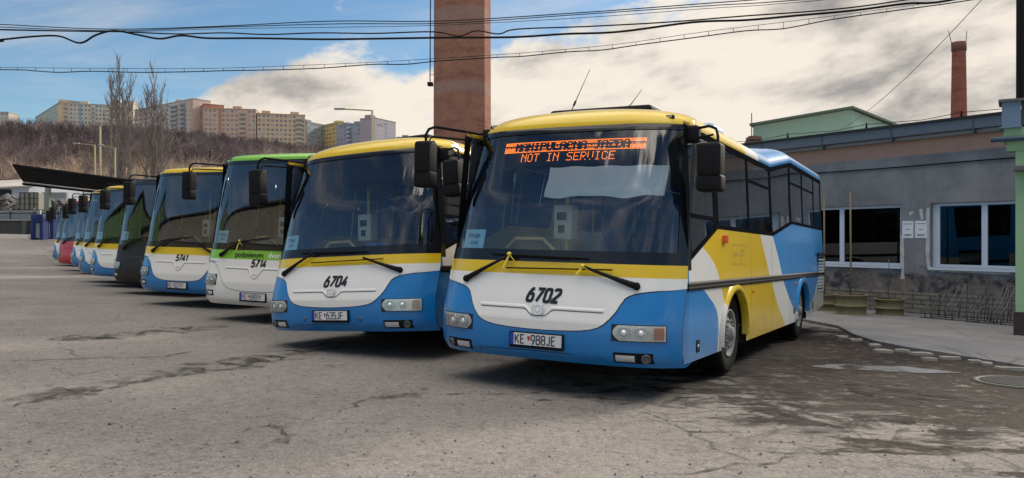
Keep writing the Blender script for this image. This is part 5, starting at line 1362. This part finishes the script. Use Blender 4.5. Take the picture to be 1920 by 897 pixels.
# scrap yard beyond: white shed, mesh crates, rubble
sh0 = pt(-30, 380, 95); rt = empty('white_shed', (sh0.x, sh0.y, sh0.z-2)); tag(rt, 'low white shed with a pale sloping roof at the far left', 'shed'); o_ = Vector(rt.location)
q = lambda px, row, Z: pt(px, row, Z)-o_
mb = MB(); f = [q(-60, 405, 95), q(54, 405, 95), q(54, 347, 95), q(-60, 352, 95)]; b_ = [p+Vector((4, 14, 0)) for p in f]
mb.add(f+b_, [(0, 1, 2, 3), (1, 5, 6, 2), (4, 0, 3, 7), (5, 4, 7, 6)]); mb.obj('wall', mat('shed white', (.42, .45, .50), .8, var=.1, scale=1), rt)
mb = MB(); mb.box((0, 0, 0), (1, .1, 1), M=Matrix.Translation(q(-60, 395, 94.9)) @ Matrix.Diagonal((5.1, 1, 2.5, 1))); mb.obj('opening', mat('opening dark', (.02, .022, .025), .9), rt)
mb = MB(); f = [q(-70, 357, 94.5), q(75, 349, 94.5), q(42, 339, 102), q(-70, 345, 102)]; mb.add(f+[p+Vector((0, 0, .15)) for p in f], [(3, 2, 1, 0), (4, 5, 6, 7), (0, 1, 5, 4), (1, 2, 6, 5), (2, 3, 7, 6), (3, 0, 4, 7)]); mb.obj('roof', mat('shed roof', (.42, .38, .34), .8), rt)
for i, (pa, pb) in enumerate(((37, 55), (55.5, 72))):
    a = pt(pa, 394, 72); b = pt(pb, 361, 72); rt = empty('mesh_crate', (a.x, 72, a.z)); tag(rt, ('tall caged crate at the scrap yard, the one nearer the white shed', 'tall caged crate at the scrap yard, the one nearer the canopy post')[i], 'crate', 'caged crates at the scrap yard')
    w_ = b.x-a.x; h_ = b.z-a.z
    mb = MB(); mb.box((.03, .03, .05), (w_-.03, .9, h_-.05)); mb.obj('liner', mat('liner beige', (.24, .23, .19), .9, var=.2), rt)
    mb = MB()
    for k in range(3): mb.box((-.02+k*(w_-.04)/2, -.04, 0), (.05+k*(w_-.04)/2, .0, h_)); 
    for k in range(4): mb.box((0, -.05, k*(h_-.06)/3), (w_, -.041, k*(h_-.06)/3+.07))
    mb.obj('cage', mat('cage rust', (.05, .04, .035), .8), rt)
random.seed(3); mb = MB(); RU = mat('scrap heap', (.16, .15, .145), .9, .0, var=.5, scale=1.2)
for k in range(420):
    px = random.uniform(-10, 230); Z = random.uniform(73, 82); hmax = 24*math.exp(-((px-20)/50)**2)+14*math.exp(-((px-110)/40)**2)+4
    row = 397-random.random()**1.3*hmax; c = pt(px, row, Z); s = random.uniform(.15, .65)
    M0 = Matrix.Translation(c) @ Matrix.Rotation(random.uniform(0, 6), 4, Vector((random.random(), random.random(), random.random()+.1)).normalized())
    mb.box((-s*random.uniform(.3, 1), -s*.4, -s*.25), (s*random.uniform(.3, 1), s*.4, s*.25), M=M0)
tag(mb.obj('scrap_rubble', RU), kind='stuff')
# bare low wall behind the heap
rt = empty('back_wall', (-50, 84, 0)); tag(rt, 'pale block wall behind the scrap heap near the canopy post', 'wall'); z0_ = CAMZ+(448.5-400)*84/1500; z1_ = CAMZ+(448.5-361)*84/1500
mb = MB(); xa = pt(78, 400, 84).x+50; xb = pt(124, 400, 84).x+50; mb.box((xa, 0, z0_-6), (xb, .4, z1_)); mb.obj('block_face', mat('block pale', (.23, .23, .22), .95, var=.3, scale=2), rt)

# ------------------------------------------------------------------ street lamps and poles
LM = mat('lamp post ochre', (.30, .27, .15), .7, var=.2)
def lamp(px, Z, rt_, arm_px, arm_row, lab, r=.09):
    top = pt(px, rt_, Z); g0 = gz(top.x, top.y); rt = empty('street_lamp', (top.x, top.y, g0)); tag(rt, lab, 'street lamp', 'street lamps on tall posts')
    H = top.z-g0; mb = MB(); mb.tube([(0, 0, 0), (0, 0, H*.4), (0, 0, H)], [r*1.3, r, r*.7], 10); mb.obj('post', LM, rt)
    e = pt(arm_px, arm_row, Z)-Vector((top.x, top.y, g0)); sgn = 1 if e.x > 0 else -1
    mb = MB(); mb.tube([(0, 0, H-.03), (e.x*.5, 0, H+(e.z-H)*.6), (e.x*.75, 0, e.z)], r*.45, 6); mb.obj('arm', LM, rt)
    mb = MB(); mb.rbox((min(e.x*.72, e.x*1.02), -.14, e.z-.05), (max(e.x*.72, e.x*1.02), .14, e.z+.09), .05); mb.obj('lamp_head', mat('lamp head', (.28, .29, .30), .5), rt)
lamp(698, 62, 207, 628, 205, 'street lamp with a long straight arm above the roof of bus 6704', .12)
lamp(216, 80, 278, 185, 273, 'street lamp whose arm reaches left towards the tall plain pole', .10)
lamp(178, 84, 272, 138, 270, 'street lamp left of the tall plain pole, its arm pointing left', .10)
p = pt(188, 234, 84); mb = MB(); g0 = gz(p.x, p.y); mb.tube([(0, 0, 0), (0, 0, p.z-g0)], [.14, .10], 8); mb.box((-.12, -.12, p.z-g0), (.2, .12, p.z-g0+.12)); tag(mb.obj('tall_pole', LM, loc=(p.x, p.y, g0)), 'tall plain ochre pole between the two left street lamps', 'pole')

# ------------------------------------------------------------------ HILL, FOREST, ESTATE
def ridge(x, y):
    px = 960+1500*x/np.maximum(y, 60)
    row = np.interp(px, [-600, 0, 60, 250, 400, 560, 760, 900, 1200, 2500], [278, 265, 266, 274, 288, 306, 326, 340, 400, 440])
    return (448.5-row)/1500*470
def hill_z(x, y):
    x = np.asarray(x, float); y = np.asarray(y, float)
    t = np.clip((y-105)/(455-105), 0, 1); prof = .15*t+.85*(t*t*(3-2*t))
    base = ground(x, y); return np.where(y < 105, base-.5, base*(1-t)+ridge(x, y)*prof + 2.0*np.sin(x*.03)*np.sin(y*.025)*t*(1-t)*2-.3)
hx = np.linspace(-560, 420, 99); hy = np.concatenate([np.linspace(96, 460, 60), [480, 520, 600, 700]])
mb = MB(); rows = []
for yv_ in hy:
    zr = hill_z(hx, np.full_like(hx, yv_)); rows.append([Vector((a, yv_, c)) for a, c in zip(hx, zr)])
mb.grid(rows, 0); gH = G('hillside'); P = gH.tc.outputs['Object']; n = gH.noise(P, .05, 8, .65, .5)
c = gH.mix(gH.step(n, .3, .7), (.10, .078, .072), (.16, .12, .09)); tag(mb.obj('hill', gH.done(gH.pbr(c, 1.0, 0, 0))), kind='structure')
# bare winter wood
rng = np.random.default_rng(7)
def forest():
    V = []; F = []; Cc = []; base = 0
    n = 4800
    y = 112+rng.random(n)**1.15*350; px = np.where(rng.random(n) < .18, rng.uniform(-420, -60, n), rng.uniform(-60, 1000, n)); x = (px-960)/1500*y
    zz = hill_z(x, y)
    tint = np.sin(x*.021+1.3)*np.cos(y*.018)+rng.normal(0, .45, n)
    for i in range(n):
        h = rng.uniform(7, 12)*(0.55 if y[i] < 190 and rng.random() < .6 else 1); rowt = 448.5-(zz[i]+h*.5-CAMZ)/y[i]*1500
        tan = 1/(1+math.exp(-(rowt-(302+14*math.sin(px[i]*.02)))/9)) if px[i] < 620 else .1
        tan = tan if rng.random() < .8 else .15
        c1 = np.array([.20, .155, .155]); c2 = np.array([.52, .39, .28]); c3 = np.array([.12, .105, .11])
        c = c1*(1-tan)+c2*tan
        if tint[i] < -.4: c = c*.75+c3*.25
        c = c*(.78+.32*math.sin(x[i]*.035+2)*math.cos(y[i]*.05))*rng.uniform(.7, 1.35)*(1.5 if rng.random() < .18 else 1)
        if rng.random() < .012: c = np.array([.022, .032, .018]); 
        cx, cy, cz = x[i], y[i], zz[i]
        nb = 44 if y[i] < 260 else 32
        wsc = .5+y[i]/230
        # trunk + fan of branches as slender triangles
        for k in range(nb):
            if k == 0: p0 = np.array([cx, cy, cz]); d = np.array([rng.normal(0, .05), rng.normal(0, .05), 1.0]); L_ = h*.9; w_ = .10*wsc
            else:
                t = rng.uniform(.12, .75); p0 = np.array([cx, cy, cz+h*t*.8]); a = rng.uniform(0, 2*math.pi); e = rng.uniform(.25, 1.1)
                d = np.array([math.cos(a)*math.cos(e), math.sin(a)*math.cos(e)*.6, math.sin(e)]); L_ = h*rng.uniform(.22, .5)*(1.05-t*.4); w_ = rng.uniform(.035, .085)*wsc
            p1_ = p0+d*L_; s = np.array([1.0, 0, 0]) if abs(d[2]) > .6 else np.array([0, 0, 1.0])
            V += [p0-s*w_, p0+s*w_, p1_]; F.append((base, base+1, base+2)); base += 3; Cc += [c]*3
            if k and k % 2 == 0:
                q0 = p0+d*L_*.45; d2 = d+np.array([rng.normal(0, .5), 0, rng.normal(.2, .4)]); q1 = q0+d2*L_*.5
                V += [q0-s*w_*.6, q0+s*w_*.6, q1]; F.append((base, base+1, base+2)); base += 3; Cc += [c]*3
    me = bpy.data.meshes.new('bare_wood'); V = np.array(V); nF = len(F)
    me.vertices.add(len(V)); me.vertices.foreach_set('co', V.ravel()); me.loops.add(nF*3); me.loops.foreach_set('vertex_index', np.arange(nF*3, dtype=np.int32))
    me.polygons.add(nF); me.polygons.foreach_set('loop_start', np.arange(0, nF*3, 3, dtype=np.int32)); me.polygons.foreach_set('loop_total', np.full(nF, 3, dtype=np.int32)); me.update(calc_edges=True)
    at = me.color_attributes.new('tone', 'FLOAT_COLOR', 'POINT'); at.data.foreach_set('color', np.concatenate([np.array(Cc), np.ones((len(V), 1))], 1).astype(np.float32).ravel())
    g = G('bare twigs'); a = g.N.new('ShaderNodeAttribute'); a.attribute_name = 'tone'; me.materials.append(g.done(g.pbr(a.outputs['Color'], 1.0, 0, 0)))
    o = bpy.data.objects.new('bare_wood', me); COL.objects.link(o); tag(o, kind='stuff')
forest()
# poplars
def poplar(px, rtop, Z, wpx, lab, seed):
    rg = random.Random(seed); top = pt(px, rtop, Z); g0 = float(hill_z(top.x, top.y)); H = top.z-g0; W_ = wpx/1500*Z/2
    rt = empty('poplar_tree', (top.x, top.y, g0)); tag(rt, lab, 'tree', 'tall leafless poplars')
    BK = mat('poplar bark', (.22, .185, .16), .95, var=.3, scale=2)
    stems = [(0, 0, 1.0), (-.10*W_, 0, .9), (.12*W_, .1, .84), (-.40*W_, .2, .86), (.44*W_, -.1, .88)]
    mb = MB(); cr = MB()
    for (ox, oy, hk) in stems[:5]:
        pts = [Vector((ox*.15+(ox-ox*.15)*min(1, k/4), oy*k/6, H*hk*k/9)) for k in range(10)]
        pts = [p+Vector((rg.uniform(-.12, .12), rg.uniform(-.1, .1), 0))*(k > 0) for k, p in enumerate(pts)]
        mb.tube(pts, [.19*(1-k/9)+.03 for k in range(10)], 7)
        for b_ in range(40):
            t = rg.uniform(.12, .97); k = t*9; i = int(k); p0 = pts[i].lerp(pts[min(i+1, 9)], k-i)
            a = rg.uniform(0, 6.28); env = W_*(.35+1.0*math.sin(math.pi*min(1, t*.62+.25)))*1.0
            L_ = rg.uniform(1.6, 4.0)*(1.1-t*.5); dirv = Vector((math.cos(a), math.sin(a)*.8, 0)); lean = rg.uniform(.3, .62)+.28*math.sin(math.pi*t)
            if abs((p0+dirv*lean*L_).x) > env*1.5: lean *= .5
            q = [p0, p0+dirv*lean*L_*.45+Vector((0, 0, L_*.42)), p0+dirv*lean*L_*.8+Vector((0, 0, L_))]
            cr.tube(q, [.045, .034, .016], 4)
            for s_ in range(6):
                u_ = rg.uniform(.15, .95); base_ = q[0].lerp(q[1], u_*2) if u_ < .5 else q[1].lerp(q[2], u_*2-1); aa = rg.uniform(0, 6.28); l2 = rg.uniform(.5, 1.5)
                cr.tube([base_, base_+Vector((math.cos(aa)*.35*l2, math.sin(aa)*.3*l2, l2))], [.032, .014], 3, cap=False)
    mb.obj('trunk', BK, rt); cr.obj('crown', mat('poplar twigs', (.24, .20, .175), .95, var=.3, scale=2), rt)
poplar(224, 108, 108, 84, 'tall leafless poplar left of the other one, its crown reaching the lowest cable', 1)
poplar(288, 130, 110, 72, 'slightly shorter leafless poplar, right one of the pair', 2)
# housing estate on the ridge
def block(px0, Z0, px1, Z1, row, storeys, bays, wallc, lab, accents=(), units=(), depth=12, name='apartment_block', endc=None, balc=()):
    a = pt(px0, row, Z0); b = pt(px1, row, Z1); zt = (a.z+b.z)/2; H = 2.85*storeys
    d = Vector((b.x-a.x, b.y-a.y, 0)); L_ = d.length; d.normalize(); nrm = Vector((d.y, -d.x, 0))
    if nrm.y > 0: nrm = -nrm
    rt = empty(name, (a.x, a.y, zt-H)); tag(rt, lab, 'apartment block', 'apartment blocks on the hilltop')
    M0 = Matrix(((d.x, -nrm.x, 0, 0), (d.y, -nrm.y, 0, 0), (0, 0, 1, 0), (0, 0, 0, 1)))
    mb = MB(); mb.box((0, 0, -15), (L_, depth, H), M=M0); mb.obj('wall', mat('facade %.2f %.2f' % (wallc[0], px0), wallc, .9, var=.06, scale=.2), rt)
    mb = MB(); mb.box((-.2, -.2, H+.01), (L_+.2, depth+.2, H+.45), M=M0); mb.obj('roof_parapet', mat('parapet %.2f' % px0, [c*.85 for c in wallc], .9), rt)
    bw_ = L_/bays; cnt = 0; rest_ = MB(); WM = mat('far window', (.19, .20, .22), .25); WM2 = mat('far window pale', (.30, .33, .36), .3); rg = random.Random(int(px0))
    for s_ in range(storeys):
        for k in range(bays):
            if any(u0 <= (k+.5)/bays <= u1 for (u0, u1, _) in balc): continue
            x0_ = (k+.22)*bw_; x1_ = (k+.78)*bw_; z0_ = H-(s_+1)*2.85+1.0; z1_ = z0_+1.35
            if cnt < 96 and s_ < 6:
                mb = MB(); mb.box((x0_, -.06, z0_), (x1_, .0, z1_), M=M0); mb.obj('window', WM if rg.random() < .7 else WM2, rt); cnt += 1
            else: rest_.box((x0_, -.06, z0_), (x1_, .0, z1_), M=M0)
    if rest_.v: tag(rest_.obj('distant_windows', WM, rt), kind='stuff')
    for (u0, u1, c_) in accents:
        mb = MB(); mb.box((u0*L_, -.10, -15), (u1*L_, 0.0, H+.02), M=M0); mb.obj('colour_panel', mat('accent %.2f %.2f %.2f' % c_, c_, .9), rt)
    for (u0, u1, c_) in balc:
        for s_ in range(storeys):
            mb = MB(); z0_ = H-(s_+1)*2.85+.1
            mb.box((u0*L_, -1.3, z0_), (u1*L_, -1.2, z0_+1.0), M=M0); mb.box((u0*L_, -1.3, z0_-.15), (u1*L_, -.05, z0_-.01), M=M0); mb.obj('balcony', mat('balcony %.2f %.2f' % c_[:2], c_, .7), rt)
    for u in units:
        mb = MB(); mb.box((u*L_-2.6, 3, H+.46), (u*L_+2.6, 8, H+2.4), M=M0); mb.obj('rooftop_unit', mat('unit %.2f %.2f' % (wallc[0], px0), [c*.8 for c in wallc], .9), rt)
CRM = (.56, .51, .43); ORG = (.58, .43, .29); PNK = (.52, .42, .38); GRY = (.28, .30, .34)
block(-30, 560, 16, 560, 211, 8, 6, (.50, .46, .40), 'pale apartment block at the far left edge of the ridge')
block(66, 640, 118, 560, 206, 8, 9, (.36, .36, .30), 'greyish stepped block whose roofline climbs towards the orange end wall', units=(.2, .5, .8))
block(116, 545, 130, 548, 193, 8, 1, ORG, 'narrow orange end block between the stepped block and the cream one', units=(.5,))
block(130, 548, 205, 556, 196, 8, 11, CRM, 'cream apartment block with a pale blue stair column, left of the poplars', accents=((.24, .30, (.25, .33, .42)),), units=(.35,), balc=((.55, .62, (.40, .40, .38)),))
block(206, 557, 250, 560, 194, 8, 7, (.54, .43, .30), 'ochre apartment block behind the first poplar', units=(.2, .8))
block(252, 545, 362, 500, 197, 9, 13, PNK, 'pinkish apartment block with pale blue balconies behind the second poplar', units=(.25, .68), accents=((.955, 1.0, (.50, .33, .24)),), balc=((.64, .76, (.30, .36, .38)), (.80, .88, (.33, .28, .32))))
block(368, 520, 382, 495, 202, 9, 1, (.46, .22, .15), 'narrow rust red gable end beside the salmon block')
block(382, 495, 480, 500, 205, 9, 12, (.56, .38, .29), 'salmon apartment block with white balconies in the middle of the ridge', units=(.18, .62), balc=((.68, .80, (.42, .40, .38)),), accents=((.28, .34, (.45, .22, .14)),))
block(482, 500, 572, 508, 215, 9, 11, ORG, 'bright orange apartment block with white balconies at its right end', units=(.18, .78), balc=((.80, .95, (.45, .42, .38)),))
block(576, 560, 606, 575, 232, 8, 5, (.30, .32, .33), 'grey block joined to the yellow one', units=(.3,))
block(606, 575, 634, 560, 233, 8, 5, (.52, .40, .14), 'yellow apartment block right of the grey one', units=(.6,))
block(631, 560, 702, 540, 233, 9, 11, (.26, .30, .37), 'long blue grey apartment block behind the long armed street lamp', units=(.15, .45, .8), balc=((.3, .4, (.36, .40, .45)), (.7, .8, (.36, .40, .45))))
block(702, 538, 742, 560, 226, 9, 2, (.33, .30, .34), 'lilac grey gable end block, rightmost tall one on the ridge', units=(.1,))
block(744, 700, 792, 700, 258, 4, 8, (.27, .29, .31), 'low distant row of flats left of the big chimney', units=(.3, .8))

# ------------------------------------------------------------------ sheds across the yard behind the viewer (they only show in the glass)
def shed(name, lab, cx, cy, L_, Dp, h, hr, rz, wc, rc):
    rt = empty(name, (cx, cy, gz(cx, cy)-.3), rz); tag(rt, lab, 'building')
    mb = MB(); a = L_/2; prof = [(-a, 0), (a, 0), (a, h), (0, hr), (-a, h)]
    vs = [Vector((p[0], 0, p[1])) for p in prof]+[Vector((p[0], -Dp, p[1])) for p in prof]
    mb.add(vs, [(0, 1, 2, 3, 4), (9, 8, 7, 6, 5), (0, 5, 6, 1), (1, 6, 7, 2), (4, 9, 5, 0)]); mb.obj('wall', mat(name+' wall', wc, .9, var=.2, scale=.5), rt)
    mb = MB(); e = .4
    vs = [Vector(v) for v in ((-a-e, e, h-.05), (0, e, hr+.1), (a+e, e, h-.05), (-a-e, -Dp, h-.05), (0, -Dp, hr+.1), (a+e, -Dp, h-.05))]
    mb.add(vs+[v+Vector((0, 0, .2)) for v in vs], [(0, 1, 4, 3), (1, 2, 5, 4), (6, 9, 10, 7), (7, 10, 11, 8), (0, 6, 7, 1), (1, 7, 8, 2)]); mb.obj('roof', mat(name+' roof', rc, .8), rt)
    mb = MB(); mb.box((-3, .02, 0), (3, .1, h*.75)); mb.obj('door', mat(name+' door', (.05, .055, .06), .7), rt)
shed('repair_hall', 'grey gabled repair hall across the yard, mirrored in the windscreens', -23, 3, 26, 20, 6.0, 10.0, R(-62), (.26, .24, .19), (.04, .04, .045))
shed('green_store', 'green walled store across the yard, mirrored in the farther windscreens', -36, 15.5, 13, 12, 7, 10.5, R(-76), (.12, .20, .09), (.05, .05, .05))
